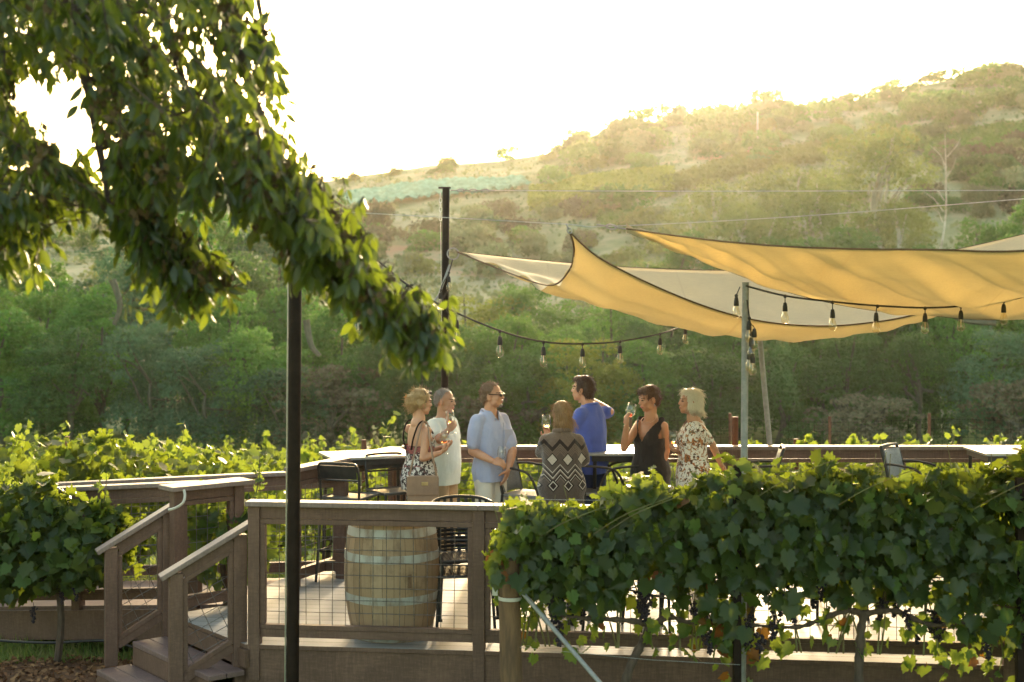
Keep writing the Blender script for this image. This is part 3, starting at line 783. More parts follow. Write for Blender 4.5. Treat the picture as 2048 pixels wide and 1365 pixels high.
def stair_rail(label, B, T, zb, zt, footb, foott):
    t = thing('stair_railing', label, 'railing', (B[0], B[1], -.5))
    d = (Vector((*T, 0)) - Vector((*B, 0))).normalized(); rz = math.atan2(d.y, d.x); up = Vector((0, 0, 1))
    for (x, y), z, f in ((B, zb, footb), (T, zt, foott)):
        q = MB(); q.box((x, y, (z + f) / 2 - .02), (.1, POSTW, z - f - .03), rz); q.build('post', M['rail'], t, bevel=.005)
    a, b = Vector((*B, zb)), Vector((*T, zt)); s = (b - a).normalized()
    q = MB(); q.beam(a - s * .13, b + s * .12, .145, .036); q.build('rail_cap', M['cap'], t, bevel=.007)
    A, Bq = a + d * .05, b - d * .05
    A.z = zb + (zt - zb) * .05 / (b - a).length; Bq.z = zt - (zt - zb) * .05 / (b - a).length
    q = MB(); w_ = MB()
    q.beam(A - up * .062, Bq - up * .062, .04, .085); q.beam(A - up * .122, Bq - up * .122, .052, .034)
    h = .80
    q.beam(A - up * h, Bq - up * h, .052, .034); q.beam(A - up * (h + .05), Bq - up * (h + .05), .04, .066)
    for p in (A + d * .018, Bq - d * .018): q.beam(p - up * (h - .0), p - up * .13, .036, .052, d.cross(up))
    q.build('frame_boards', M['rail'], t, bevel=.003)
    A2, B2 = A + d * .036, Bq - d * .036; sl = (zt - zb) / (b - a).length
    L = (Vector((B2.x, B2.y, 0)) - Vector((A2.x, A2.y, 0))).length
    def pt(u, v): return Vector((A2.x, A2.y, 0)) + d * u + up * (zb + sl * u - .14 - v)
    H_ = h - .16
    for i in range(1, 7): w_.tube([pt(0, H_ * i / 7), pt(L, H_ * i / 7)], .0026, 4)
    for i in range(-3, 5):
        u0 = .02 + .1 * i; u1 = u0 + .24        # wires square to the slope
        p0, p1 = (u0, 0.0), (u1, H_)
        if u0 < 0: p0 = (0, H_ * (-u0) / .24)
        if u1 > L: p1 = (L, H_ * (L - u0) / .24)
        if p0[1] < H_ and p1[0] > 0 and p0[0] < L: w_.tube([pt(*p0), pt(*p1)], .0026, 4)
    w_.build('wire_mesh', M['wire'], t)
stair_rail('far left railing of the steps, sloping down to the left', (-3.24, 11.49), (-2.82, 11.66), .60, .86, -.38, -.2)
stair_rail('near right railing of the steps, its cap meeting the front railing', (-2.49, 10.53), (-2.05, 10.70), .58, .84, -.56, -.3)

# ================================================================== barrel
def barrel():
    Y0 = 10.93; p = P(784, 0, Y0); t = thing('wine_barrel', 'pale oak wine barrel with grey metal hoops behind the front railing', 'barrel', (p.x, Y0, 0))
    Hh = .975
    def rad(z): u = (z / Hh - .5) * 2; return .365 - .068 * u * u
    m, nt, bs, out = new_mat('oak_staves')
    tc = N(nt, 'ShaderNodeTexCoord'); sp = N(nt, 'ShaderNodeSeparateXYZ'); nt.links.new(tc.outputs['Object'], sp.inputs[0])
    an = math_node(nt, 'ARCTAN2', sp.outputs[1], sp.outputs[0]); q = math_node(nt, 'MULTIPLY', an, 26 / 6.2832)
    fl = math_node(nt, 'FLOOR', q); fr = math_node(nt, 'FRACT', q)
    wn = N(nt, 'ShaderNodeTexWhiteNoise', noise_dimensions='1D'); nt.links.new(fl, wn.inputs['W'])
    gr = noise(nt, coords(nt, (14, 14, 1.2)), 3, 8, .7); st = noise(nt, coords(nt, (1, 1, .8)), 5, 5, .6)
    tone = math_node(nt, 'ADD', math_node(nt, 'MULTIPLY', wn.outputs[0], .5), math_node(nt, 'MULTIPLY', gr, .5))
    c = ramp(nt, tone, [(.12, (.18, .11, .06)), (.5, (.31, .205, .12)), (.88, (.40, .29, .185))])
    stn = ramp(nt, st, [(.30, (.42, .38, .36)), (.46, (1, 1, 1))])
    mx = N(nt, 'ShaderNodeMix', data_type='RGBA', blend_type='MULTIPLY'); mx.inputs[0].default_value = .75; nt.links.new(c.outputs[0], mx.inputs[6]); nt.links.new(stn.outputs[0], mx.inputs[7])
    gp = math_node(nt, 'GREATER_THAN', fr, .035); m2 = N(nt, 'ShaderNodeMix', data_type='RGBA'); nt.links.new(gp, m2.inputs[0]); m2.inputs[6].default_value = (.10, .06, .03, 1); nt.links.new(mx.outputs[2], m2.inputs[7])
    nt.links.new(m2.outputs[2], bs.inputs['Base Color']); bs.inputs['Roughness'].default_value = .65
    bump(nt, bs, math_node(nt, 'ADD', gp, math_node(nt, 'MULTIPLY', gr, .4)), .4, .004)
    pr = [(rad(Hh * i / 20), Hh * i / 20) for i in range(21)]
    pr = [(.27, .03)] + pr + [(rad(Hh) - .025, Hh), (rad(Hh) - .035, Hh - .035), (.001, Hh - .03)]
    mb = MB(); mb.lathe(pr, (p.x, Y0, 0), 52); mb.build('staves', m, t, True, angle=50)
    hm = pm('barrel_hoop', (.42, .42, .39), (.24, .19, .15), 9, .6, .3, .35, stretch=(1, 1, .35), lo=.42, hi=.62)
    for z0, z1 in ((.885, .97), (.785, .85), (.60, .66), (.29, .35), (.125, .18), (.005, .09)):
        pr = [(rad(z0) - .002, z0), (rad(z0) + .004, z0), (rad((z0 + z1) / 2) + .0045, (z0 + z1) / 2), (rad(z1) + .004, z1), (rad(z1) - .002, z1)]
        if z0 < .2 and z0 > .1: continue
        mb = MB(); mb.lathe(pr, (p.x, Y0, 0), 52, caps=False); mb.build('hoop', hm, t, True)
    mb = MB()
    for a, z, w_, h_ in ((-1.12, .47, .03, .10),):
        r_ = rad(z) + .0022; mb.box((p.x + r_ * math.cos(a), Y0 + r_ * math.sin(a), z), (.004, w_, h_), a)
    mb.build('dark_stain', pm('stencil_ink', (.12, .07, .04), (.2, .12, .07), 30, .8), t)
barrel()

# ================================================================== furniture
def bistro_chair(label_, loc, rz, group='black bistro chairs along the front railing'):
    t = thing('bistro_chair', label_, 'chair', (0, 0, 0), group)
    mb = MB()                       # woven seat and back: strips
    for i in range(15):
        u = -.2 + .4 * i / 14; mb.beam((u, -.2, .45 + .004 * (i % 2)), (u, .2, .45 + .004 * ((i + 1) % 2)), .019, .003)
        mb.beam((-.2, u, .452), (.2, u, .452), .019, .003)
    mb.tube([(-.21, -.21, .448), (.21, -.21, .448), (.21, .21, .448), (-.21, .21, .448)], .012, 8, closed=True); mb.build('seat', M['black'], t)
    mb = MB(); arc = [R(200 - 220 * i / 16) for i in range(17)]
    def bp(a, z): return Vector((.25 * math.cos(a), .02 + .22 * math.sin(a) + .12 * (z - .45), z))
    for i in range(17):
        mb.beam(bp(arc[i], .47), bp(arc[i], .80 + .07 * math.sin(max(arc[i], 0)) ** .5 if math.sin(arc[i]) > 0 else .70), .026, .003, (math.cos(arc[i]), math.sin(arc[i]), 0))
    for j in range(11):
        z = .49 + .031 * j; mb.tube([bp(a, z) for a in arc], .008, 5)
    mb.build('backrest', M['black'], t)
    mb = MB(); mb.tube(catmull([bp(a, .81 + .07 * max(math.sin(a), 0) ** .5) if math.sin(a) > -.05 else bp(a, .69) for a in arc], 3), .013, 8); mb.build('back_frame', M['black'], t, True)
    for sx in (-1, 1):
        for sy in (-1, 1):
            q = MB(); q.tube([(sx * .2, sy * .2, .45), (sx * .215, sy * .22, .2), (sx * .225, sy * .24, .012)], .012, 8); q.lathe([(.02, 0), (.02, .018), (.012, .024)], (sx * .225, sy * .24, 0), 10); q.build('leg', M['black'], t, True)
    t.location = loc; t.rotation_euler = (0, 0, rz); return t
c0 = bistro_chair('black woven bistro chair beside the barrel, behind the front railing', (P(925, 0, 11.05).x, 11.1, 0), R(8))
for px, Y, rz, lab in ((1085, 11.0, -6, 'black woven bistro chair behind the left end of the front grapevine'), (1230, 11.15, 170, 'black woven bistro chair behind the vine, turned towards the railing'), (1395, 11.05, 10, 'black woven bistro chair behind the vine, left of the galvanised pole')):
    c = copy_tree(c0); c.location = (P(px, 0, Y).x, Y, 0); c.rotation_euler = (0, 0, R(rz)); c['label'] = lab
# stacked second chair by the barrel
c = copy_tree(c0); c.location = (P(928, 0, 11.1).x, 11.14, .11); c.rotation_euler = (0, 0, R(11)); c['label'] = 'upper black bistro chair of the pair stacked beside the barrel'

def bar_stool(label, loc, rz):
    t = thing('bar_stool', label, 'stool', (0, 0, 0), 'black metal bar stools')
    mb = MB(); pts = [(-.2, -.2, .76), (.2, -.2, .76), (.2, .2, .76), (-.2, .2, .76)]
    mb.box((0, 0, .757), (.38, .38, .012)); mb.tube(pts, .013, 8, closed=True); mb.build('seat', pm('stool_seat', (.09, .085, .08), (.06, .055, .05), 20, .4) if 'stool_seat' not in bpy.data.materials else bpy.data.materials['stool_seat'], t, True)
    for sx in (-1, 1):
        q = MB(); q.tube(catmull([(sx * .19, .2, .76), (sx * .2, .225, .4), (sx * .215, .26, 0)], 4), .0125, 8); q.build('leg', M['black'], t, True)
        q = MB(); q.tube(catmull([(sx * .19, -.2, .76), (sx * .2, -.225, .4), (sx * .215, -.26, 0)], 4), .0125, 8); q.build('leg', M['black'], t, True)
    mb = MB(); mb.tube(catmull([(-.19, .2, .76), (-.2, .22, .95), (-.19, .25, 1.06), (-.13, .26, 1.085), (.13, .26, 1.085), (.19, .25, 1.06), (.2, .22, .95), (.19, .2, .76)], 5), .0125, 8)
    mb.tube([(-.195, .225, .93), (.195, .225, .93)], .009, 8); mb.build('back_frame', M['black'], t, True)
    mb = MB()
    mb.box((0, .245, 1.005), (.37, .006, .12), M=Matrix.Rotation(R(-9), 3, 'X')); mb.build('backrest', M['black'], t)
    mb = MB(); z = .28; mb.tube([(-.205, -.235, z), (.205, -.235, z), (.205, .235, z), (-.205, .235, z)], .009, 8, closed=True); mb.build('foot_ring', M['black'], t, True)
    t.location = loc; t.rotation_euler = (0, 0, rz); return t
s0 = bar_stool('nearest bar stool at the left table, its back to the railing', (P(700, 0, 13.1).x, 13.1, 0), R(160))
for px, Y, rz, lab in ((790, 13.45, 30, 'bar stool half hidden behind the blonde woman'), (1330, 11.2, 40, 'bar stool whose legs show below the middle of the vine'), (1660, 11.6, 190, 'bar stool behind the vine right of the galvanised pole'), (1700, 12.3, 100, 'bar stool further back behind the right part of the vine'), (1930, 11.5, 10, 'bar stool behind the right end of the vine')):
    c = copy_tree(s0); c.location = (P(px, 0, Y).x, Y, 0); c.rotation_euler = (0, 0, R(rz)); c['label'] = lab

def bar_table(label, c, w_, d_, rz, H=1.07):
    t = thing('bar_table', label, 'table', (0, 0, 0), 'bar tables')
    mb = MB(); mb.box((0, 0, H - .013), (w_, d_, .026)); mb.build('tabletop', M['table'], t, bevel=.005)
    mb = MB(); mb.box((0, 0, H - .055), (w_ - .06, d_ - .06, .055)); mb.build('apron', M['black'], t)
    for sx in (-1, 1):
        for sy in (-1, 1):
            q = MB(); q.tube([(sx * (w_ / 2 - .06), sy * (d_ / 2 - .06), H - .03), (sx * (w_ / 2 - .04), sy * (d_ / 2 - .04), 0)], .018, 8); q.build('leg', M['black'], t, True)
    t.location = (c[0], c[1], 0); t.rotation_euler = (0, 0, R(rz)); return t
bar_table('bar table with pale grey top between the left stools', (P(735, 0, 13.75).x, 13.85), .85, .62, 20)
bar_table('bar table just behind the man in the royal blue shirt', (P(1235, 0, 14.1).x, 14.05), .6, .6, 0, 1.08)
bar_table('bar table at the right end of the far railing', (P(2040, 0, 13.9).x, 13.9), .9, .7, 0, 1.10)
bar_table('bar table hidden behind the leafy middle of the vine', (P(1590, 0, 12.0).x, 12.0), .7, .7, 10, 1.0)

def sling_chair(label, loc, rz):
    t = thing('sling_chair', label, 'chair', (0, 0, 0), 'pale backed sling chairs at the far railing')
    mb = MB(); mb.tube(catmull([(-.19, .2, .72), (-.2, .25, .95), (-.19, .3, 1.12), (-.14, .315, 1.145), (.14, .315, 1.145), (.19, .3, 1.12), (.2, .25, .95), (.19, .2, .72)], 5), .016, 8); mb.build('back_frame', M['black'], t, True)
    mb = MB(); V = []
    for j in range(7):
        z = .74 + .062 * j; y = .205 + (z - .72) * .25
        for i in range(7): V.append((-.18 + .06 * i, y + .03 * (1 - ((i - 3) / 3) ** 2) - .02, z))
    mb.add(V, [(j * 7 + i, j * 7 + i + 1, j * 7 + i + 8, j * 7 + i + 7) for j in range(6) for i in range(6)])
    o = mb.build('backrest', pm('sling_fabric', (.20, .21, .22), (.15, .155, .165), 60, .55) if 'sling_fabric' not in bpy.data.materials else bpy.data.materials['sling_fabric'], t, True)
    o.modifiers.new('thick', 'SOLIDIFY').thickness = .006
    mb = MB(); mb.box((0, 0, .715), (.4, .42, .03)); mb.build('seat', bpy.data.materials['sling_fabric'], t, bevel=.01)
    for sx in (-1, 1):
        q = MB(); q.tube([(sx * .2, .2, .72), (sx * .22, .25, 0)], .014, 8); q.build('leg', M['black'], t, True)
        q = MB(); q.tube([(sx * .2, -.2, .72), (sx * .22, -.23, 0)], .014, 8); q.build('leg', M['black'], t, True)
        q = MB(); q.tube(catmull([(sx * .19, .26, .98), (sx * .235, .1, .98), (sx * .235, -.1, .93), (sx * .22, -.2, .72)], 5), .012, 8); q.build('armrest', M['black'], t, True)
    t.location = loc; t.rotation_euler = (0, 0, rz); return t
f0 = sling_chair('pale backed chair to the left of the woman in the cardigan', (P(1062, 0, 13.4).x, 13.55, 0), R(62))
for px, Y, rz, lab in ((1500, 13.75, -98, 'dark framed sling chair behind the galvanised pole'), (1838, 13.7, 52, 'pale backed chair against the far railing at the right'), (1205, 13.75, 95, 'chair with curved black arms beside the royal blue shirt'), (1238, 13.75, -95, 'chair with curved black arms beside the woman in black')):
    c = copy_tree(f0); c.location = (P(px, 0, Y).x, Y, 0); c.rotation_euler = (0, 0, R(rz)); c['label'] = lab
# bent black arms seen between the two people
# ================================================================== poles
def pole(name, label, base, top, r, mat, cat='pole', parts=None):
    t = thing(name, label, cat, base); mb = MB(); mb.tube([base, top], r, 16); mb.build('shaft', mat, t, True); return t
gb = lambda x, y: float(gz(x, y))
p0 = P(586, 1365, 10.05); p1 = P(592, 410, 10.05)
tp = pole('steel_post', 'tall dark round post standing in front of the railing at left', Vector((p0.x - .006, 10.05, -.56)), p1, .045, M['steel_dark'], 'post')
mb = MB(); mb.lathe([(.05, 0), (.05, .03), (.01, .045)], p1 + Vector((0, 0, -.01)), 16); mb.build('cap', M['steel_dark'], tp, True)
mb = MB(); q0 = p0 + Vector((-.050, -.01, 0)); q1 = p1 + Vector((-.050, -.01, -.05)); mb.tube([(q0.x - .006, q0.y, -.5), q1], .006, 6); mb.build('side_cable', M['cable'], tp, True)
DP = P(892, 378, 15.0)
dp = pole('steel_post', 'tall dark post behind the couple, holding the far sail corner', Vector((DP.x - .03, 15.0, -.6)), DP, .038, M['steel_dark'], 'post')
mb = MB(); mb.lathe([(.04, 0), (.04, .015)], DP, 14); mb.beam(DP + Vector((-.08, 0, .01)), DP + Vector((.05, 0, .01)), .012, .02)
mb.build('cap', M['steel_dark'], dp)
mb = MB()
for i in range(6): 
    c_ = P(881, 392 + 9 * i, 14.98); mb.tube([c_ + Vector((.014 * math.cos(a) * (1 if i % 2 else .3), .014 * math.cos(a) * (.3 if i % 2 else 1), .03 * math.sin(a))) for a in np.linspace(0, 6.0, 10)], .004, 5, closed=True)
mb.tube([P(881, 445, 14.98), P(884, 700, 14.98)], .004, 5); mb.build('chain', M['cable'], dp, True)
RING = P(906, 508, 14.93)
mb = MB(); mb.tube([RING + Vector((.06 * math.cos(a), 0, .06 * math.sin(a))) for a in np.linspace(0, 6.283, 21)[:-1]], .008, 6, closed=True); mb.build('ring', M['galv'], dp, True)
mb = MB(); mb.tube([P(900, 530, 14.9), P(878, 590, 14.85), P(848, 632, 14.8)], .014, 8); o = mb.build('strut', M['galv'], dp, True)
sp_ = P(1484, 0, 10.08)
S2 = P(1491, 565, 10.08)
gp = pole('galvanised_pole', 'galvanised pole rising through the vine and carrying the string lights', Vector((sp_.x, 10.08, -.56)), S2, .025, M['galv'])
mb = MB(); mb.lathe([(.033, 0), (.033, .03)], P(1485, 1295, 10.08), 14); mb.beam(P(1478, 1290, 10.05), P(1496, 1290, 10.05), .02, .02); mb.build('clamp', M['galv'], gp)
pole('galvanised_pole', 'leaning galvanised pole behind the far railing', P(1541, 905, 14.75), P(1516, 640, 14.75), .028, M['galv'])
pole('rusty_post', 'square rusty post behind the white haired woman', P(1470, 1000, 14.78), P(1470, 834, 14.78), .035, M['rust'], 'post')
for px, ty, Y, lab in ((1592, 878, 16, 'rusty stake top with a vine shoot beyond the far railing'), (728, 880, 17, 'rusty stake behind the left bar table'), (135, 873, 17.5, 'rusty stake among the leaves of the left vine row')):
    b = P(px, ty, Y); pole('vine_stake', lab, Vector((b.x, Y, gb(b.x, Y))), b, .03, M['rust'], 'stake')

# cables
def cable(label, pts, r=.004, sag=None):
    mb = MB(); mb.tube(pts, r, 6); o = mb.build('steel_cable', M['cable'], None, True); return tag(o, label, 'cable')
CABLE_Y = 10.08
cable('upper steel cable from the far dark post to the right', catmull([P(900, 381, 15), P(1400, 383, 14.6), P(2100, 381, 14.2), P(2500, 380, 14)], 6), .005)
A1 = P(1133, 449, CABLE_Y); A2 = P(1222, 453, CABLE_Y)
cable('lower steel cable from the tall post, holding both sail corners', catmull([p1 + Vector((0, 0, -.03)), P(700, 425, CABLE_Y), P(900, 436, CABLE_Y), A1, A2, P(1600, 433, 9.9), P(2060, 397, 9.6), P(2500, 360, 9.3)], 6), .0035)
def turnbuckle(label, pts):
    mb = MB(); a, b = Vector(pts[0]), Vector(pts[-1])
    n = max(int((b - a).length / .06), 2)
    for i in range(n):
        p, q = a.lerp(b, i / n), a.lerp(b, (i + 1) / n); d = (q - p); x, y, _ = frame_of(d)
        if i % 2: x = y
        mb.tube([p.lerp(q, .5) + d * (.62 * math.cos(t)) + x * (.016 * math.sin(t)) for t in np.linspace(0, 6.283, 13)[:-1]], .005, 5, closed=True)
    o = mb.build('shackle', M['galv'], None, True); return tag(o, label, 'shackle')
turnbuckle('shackle chain joining the near sail corner to the cable', [A1, P(1141, 466, CABLE_Y)])
turnbuckle('shackle chain at the pointed corner of the large right sail', [P(1196, 450, CABLE_Y), P(1250, 458, 10.0)])
turnbuckle('turnbuckle on the upper cable beside the far dark post', [P(903, 381, 15), P(990, 382, 14.93)])

# ================================================================== shade sails
def fabric(name, c1, c2, tcol, tf):
    m, nt, bs, out = new_mat(name)
    v = coords(nt, (2, 30, 30)); f = noise(nt, v, 6, 6, .7); v2 = coords(nt, (1, 1, 1)); f2 = noise(nt, v2, .9, 3)
    s = math_node(nt, 'ADD', math_node(nt, 'MULTIPLY', f, .6), math_node(nt, 'MULTIPLY', f2, .4))
    r = ramp(nt, s, [(.35, c1), (.65, c2)]); nt.links.new(r.outputs[0], bs.inputs['Base Color']); bs.inputs['Roughness'].default_value = .8; bs.inputs['Specular IOR Level'].default_value = .2
    r2 = ramp(nt, s, [(.33, tcol), (.67, tuple(x * .58 for x in tcol))])
    tr = N(nt, 'ShaderNodeBsdfTranslucent'); nt.links.new(r2.outputs[0], tr.inputs[0])
    ms = N(nt, 'ShaderNodeMixShader'); ms.inputs[0].default_value = tf; nt.links.new(bs.outputs[0], ms.inputs[1]); nt.links.new(tr.outputs[0], ms.inputs[2]); nt.links.new(ms.outputs[0], out.inputs[0])
    spx = N(nt, 'ShaderNodeSeparateXYZ'); nt.links.new(coords(nt), spx.inputs[0])
    seam = math_node(nt, 'GREATER_THAN', math_node(nt, 'FRACT', math_node(nt, 'DIVIDE', math_node(nt, 'ADD', spx.outputs[0], 20.3), 1.35)), .014)
    dm = N(nt, 'ShaderNodeMix', data_type='RGBA'); nt.links.new(seam, dm.inputs[0]); dm.inputs[6].default_value = (.66, .54, .32, 1); nt.links.new(r2.outputs[0], dm.inputs[7]); nt.links.new(dm.outputs[2], tr.inputs[0])
    bump(nt, bs, f, .15, .003); return m
M['sail'] = fabric('sail_fabric', (.64, .56, .40), (.56, .48, .34), (.88, .74, .45), .56)
M['binding'] = pm('sail_binding', (.11, .055, .02), (.08, .04, .015), 20, .8)

def curve_at(pts, n):
    c = catmull(pts, 12); c = [Vector(p) for p in c]
    d = [0]
    for i in range(1, len(c)): d.append(d[-1] + (c[i] - c[i - 1]).length)
    return [Vector((np.interp(d[-1] * i / n, d, [p[0] for p in c]), np.interp(d[-1] * i / n, d, [p[1] for p in c]), np.interp(d[-1] * i / n, d, [p[2] for p in c]))) for i in range(n + 1)]
def sail(label, top, bot, left, right, sag, fold, nu=90, nv=40, group='shade sails'):
    """Coons patch of four edge curves: top/bot run along u, left/right along v"""
    a, b = curve_at(top, nu), curve_at(bot, nu); c, d = curve_at(left, nv), curve_at(right, nv); V = []
    for j in range(nv + 1):
        t = j / nv
        for i in range(nu + 1):
            s = i / nu
            p = a[i] * (1 - t) + b[i] * t + c[j] * (1 - s) + d[j] * s - (a[0] * ((1 - s) * (1 - t)) + a[nu] * (s * (1 - t)) + b[0] * ((1 - s) * t) + b[nu] * (s * t))
            e = math.sin(math.pi * t) ** .8 * min(1, s * 3) ** .7
            p.z -= sag(s, t) * e
            p.z += fold(s, t) * math.sin(math.pi * t) ** .5
            V.append(p)
    me = MB(); me.add(V, [(j * (nu + 1) + i, j * (nu + 1) + i + 1, (j + 1) * (nu + 1) + i + 1, (j + 1) * (nu + 1) + i) for j in range(nv) for i in range(nu)])
    t = thing('shade_sail', label, 'shade sail', V[0])
    o = me.build('fabric', M['sail'], t, True, angle=0, fix=False); o.modifiers.new('thick', 'SOLIDIFY').thickness = .002
    q = MB(); q.tube([Vector(p) for p in a], .0065, 6)
    q.tube([Vector(p) for p in b], .0055, 6); q.tube([Vector(p) for p in c], .008, 6); q.build('edge_binding', M['binding'], t, True)
    return t
nearA = [P(1140, 465, 10.1), P(1205, 520, 10.15), P(1350, 590, 10.35), P(1480, 634, 10.6), P(1600, 651, 10.9), P(1720, 648, 11.2), P(1860, 622, 11.5), P(2120, 540, 12)]
farA = [P(914, 504, 14.9), P(1100, 523, 15), P(1280, 536, 15), P(1480, 541, 15), P(1700, 531, 15), P(1890, 504, 15), P(2170, 440, 15)]
leftA = [P(1140, 465, 10.1), P(1148, 500, 10.5), P(1139, 540, 11.0), P(1100, 571, 12.2), P(1020, 547, 13.5), P(914, 504, 14.9)]
rightA = [P(2120, 540, 12), P(2150, 500, 13.5), P(2170, 440, 15)]
def foldA(s, t): return .016 * math.sin(s * 34 + t * 9) * (1 - s) + .009 * math.sin(s * 71 - t * 6) + .035 * math.exp(-s * 7) * math.sin(t * 34 + s * 6) + .006 * math.sin(s * 130 + t * 22)
sail('lower shade sail slung like a hammock, pale upper side showing', nearA, farA, leftA, rightA, lambda s, t: .06 * math.sin(math.pi * min(1, s * 1.0 + .02)) ** .6 + .05, foldA)
c0_ = P(1253, 458, 9.95)
nearB = [c0_, P(1400, 478, 9.6), P(1550, 492, 9.1), P(1700, 498, 8.7), P(1880, 500, 8.2), P(2048, 502, 7.8), P(2450, 470, 7)]
leftB = [c0_, P(1370, 506, 10.2), P(1480, 551, 10.5), P(1600, 591, 10.8), P(1720, 617, 11.1), P(1830, 628, 11.4), P(2048, 638, 11.8), P(2450, 590, 12.3)]
def foldB(s, t): return .042 * math.sin(s * 26 - t * 7.5) * min(1, s * 2.5) + .022 * math.sin(s * 58 - t * 11 + 1) + .009 * math.sin(s * 120 - t * 19) + .012 * math.sin(s * 17 + t * 16)
sail('large golden shade sail reaching over the right half of the deck', nearB, leftB, [c0_ + Vector((0, 0, -.001 * i)) for i in range(3)], [nearB[-1], nearB[-1].lerp(leftB[-1], .5), leftB[-1]], lambda s, t: .03, foldB, 110, 44)

for e_, lab_ in ((farA[-1], 'dark sail post beyond the far right corner of the deck'), (leftB[-1], 'dark sail post at the right side of the deck holding the large sail'), (nearB[-1], 'dark sail post at the front right holding the large sail')):
    q_ = e_ + Vector((.12, 0, .25)); pole('steel_post', lab_, Vector((q_.x, q_.y, -.6)), q_, .045, M['steel_dark'], 'post')
# ================================================================== string lights
def bulb_on(t, at, hang, r=1.0, tilt=0):
    """socket and glass bulb under a cord point"""
    at = Vector(at); b = at + Vector((tilt, 0, -hang))
    q = MB(); q.tube([at, at.lerp(b, .5) + Vector((tilt * .3, 0, 0)), b], .004, 6); q.lathe([(.004, 0), (.012, -.006), (.017, -.03), (.0185, -.062), (.016, -.066)], b, 12); so_ = q.build('socket', M['cord'], t, True)
    q = MB(); q.lathe([(.013, -.064), (.016, -.074), (.024, -.095), (.029, -.118), (.026, -.138), (.014, -.150), (.002, -.153)], b, 14); g_ = q.build('bulb', M['bulbglass'], so_, True)
    q = MB(); q.tube([b + Vector((0, 0, -.066)), b + Vector((0, 0, -.12))], .0035, 5); q.build('filament', M['bulb_base'], g_, True)
def knot(t, at):
    pass
def string(label, pts, bulbs, r=.007, depth=None):
    t = thing('string_lights', label, 'string lights', pts[0]); c = catmull(pts, 10)
    mb = MB(); mb.tube(c, r, 7)
    for bp_, h_, tl in bulbs:
        a = min(c, key=lambda p: (p - bp_).length); mb.ell(a + Vector((0, 0, -.004)), (.013, .013, .014), None, 8, 6)
    mb.build('cord', M['cord'], t, True)
    for bp_, h_, tl in bulbs: 
        a = min(c, key=lambda p: (p - bp_).length); bulb_on(t, a, h_, 1, tl)
    return t
L1 = [P(590, 425, 10.05), P(740, 512, 9.95), P(815, 570, 9.9), P(890, 615, 9.9), P(1000, 662, 10.1), P(1087, 684, 10.6), P(1165, 688, 11.2), P(1240, 683, 11.9), P(1320, 668, 12.8), P(1380, 648, 13.6), P(1516, 600, 14.7)]
string('string of clear bulbs swooping from the tall post to the sail', L1, [(P(815, 570, 9.9), .045, -.02), (P(912, 626, 9.92), .05, .01), (P(1003, 663, 10.1), .035, 0), (P(1087, 684, 10.6), .035, 0), (P(1167, 688, 11.2), .035, 0), (P(1241, 683, 11.9), .035, 0), (P(1318, 668, 12.8), .035, 0), (P(1377, 649, 13.5), .02, 0)])
L2 = [P(1491, 572, 10.06), P(1570, 592, 10.05), P(1665, 604, 10.1), P(1755, 612, 10.15), P(1850, 616, 10.2), P(1930, 612, 10.3), P(2020, 600, 10.4), P(2200, 560, 10.5)]
string('string of clear bulbs running right from the galvanised pole top', L2, [(P(1568, 591, 10.05), .045, 0), (P(1665, 604, 10.1), .05, 0), (P(1751, 611, 10.15), .045, -.01), (P(1851, 616, 10.2), .035, 0), (P(1921, 613, 10.3), .03, 0), (P(2003, 602, 10.4), .02, 0)])
L3 = [P(1480, 574, 10.02), P(1472, 592, 10.02)]
string('single bulb hanging at the left side of the galvanised pole', L3, [(P(1474, 592, 10.02), .01, .0)], .004)
L4 = [P(1494, 600, 10.0), P(1499, 640, 9.99), P(1503, 680, 9.99), P(1500, 712, 9.99)]
string('bunch of clear bulbs dangling beside the galvanised pole', L4, [(P(1498, 636, 9.99), .02, -.002), (P(1501, 650, 9.99), .03, .03), (P(1502, 668, 9.99), .02, 0), (P(1500, 695, 9.99), .02, -.012), (P(1500, 700, 9.99), .02, .014)], .006)
L5 = [P(905, 520, 14.85), P(897, 548, 14.8), P(882, 580, 14.75), P(893, 620, 14.75), P(908, 640, 14.75)]
string('short string of bulbs hanging down the far dark post', L5, [(P(898, 546, 14.8), .04, 0), (P(882, 580, 14.75), .03, -.01), (P(908, 640, 14.75), .02, .005)], .006)
L6 = [P(690, 590, 9.8), P(716, 620, 9.8), P(772, 660, 9.85), P(830, 676, 9.9), P(880, 668, 9.95)]
string('short string of bulbs half hidden under the tree branch', L6, [(P(716, 620, 9.8), .02, 0), (P(772, 660, 9.85), .02, 0)], .006)
# ================================================================== front trellis and vines
VY = 9.3
def trellis_y(x): return 9.42 - .10 * x
t = thing('wooden_post', 'thick weathered wooden end post of the front trellis', 'post', (P(1017, 0, VY).x, VY, -.55))
px0 = P(1017, 1118, VY)
mb = MB(); mb.tube([Vector((px0.x + .03, VY, -.6)), Vector((px0.x + .015, VY, .2)), px0], [.078, .073, .068], 20); mb.build('shaft', M['post_wood'], t, True)
mb = MB(); z = P(0, 1196, VY).z; mb.lathe([(.076, z - .012), (.079, z - .01), (.079, z + .01), (.076, z + .012)], (px0.x + .012, VY, 0), 20, caps=False); mb.build('strap', M['plastic'], t, True)
mb = MB(); q = P(990, 1176, VY - .02); mb.box(q, (.036, .03, .10)); o = mb.build('junction_box', M['plastic'], None, bevel=.004); tag(o, 'small white box fixed to the side of the wooden trellis post', 'junction box')
mb = MB(); mb.tube([P(1042, 1182, VY - .05), P(1205, 1372, 8.6)], .0145, 12); mb.tube([P(1088, 1236, 9.07), P(1096, 1246, 9.05)], .018, 12)
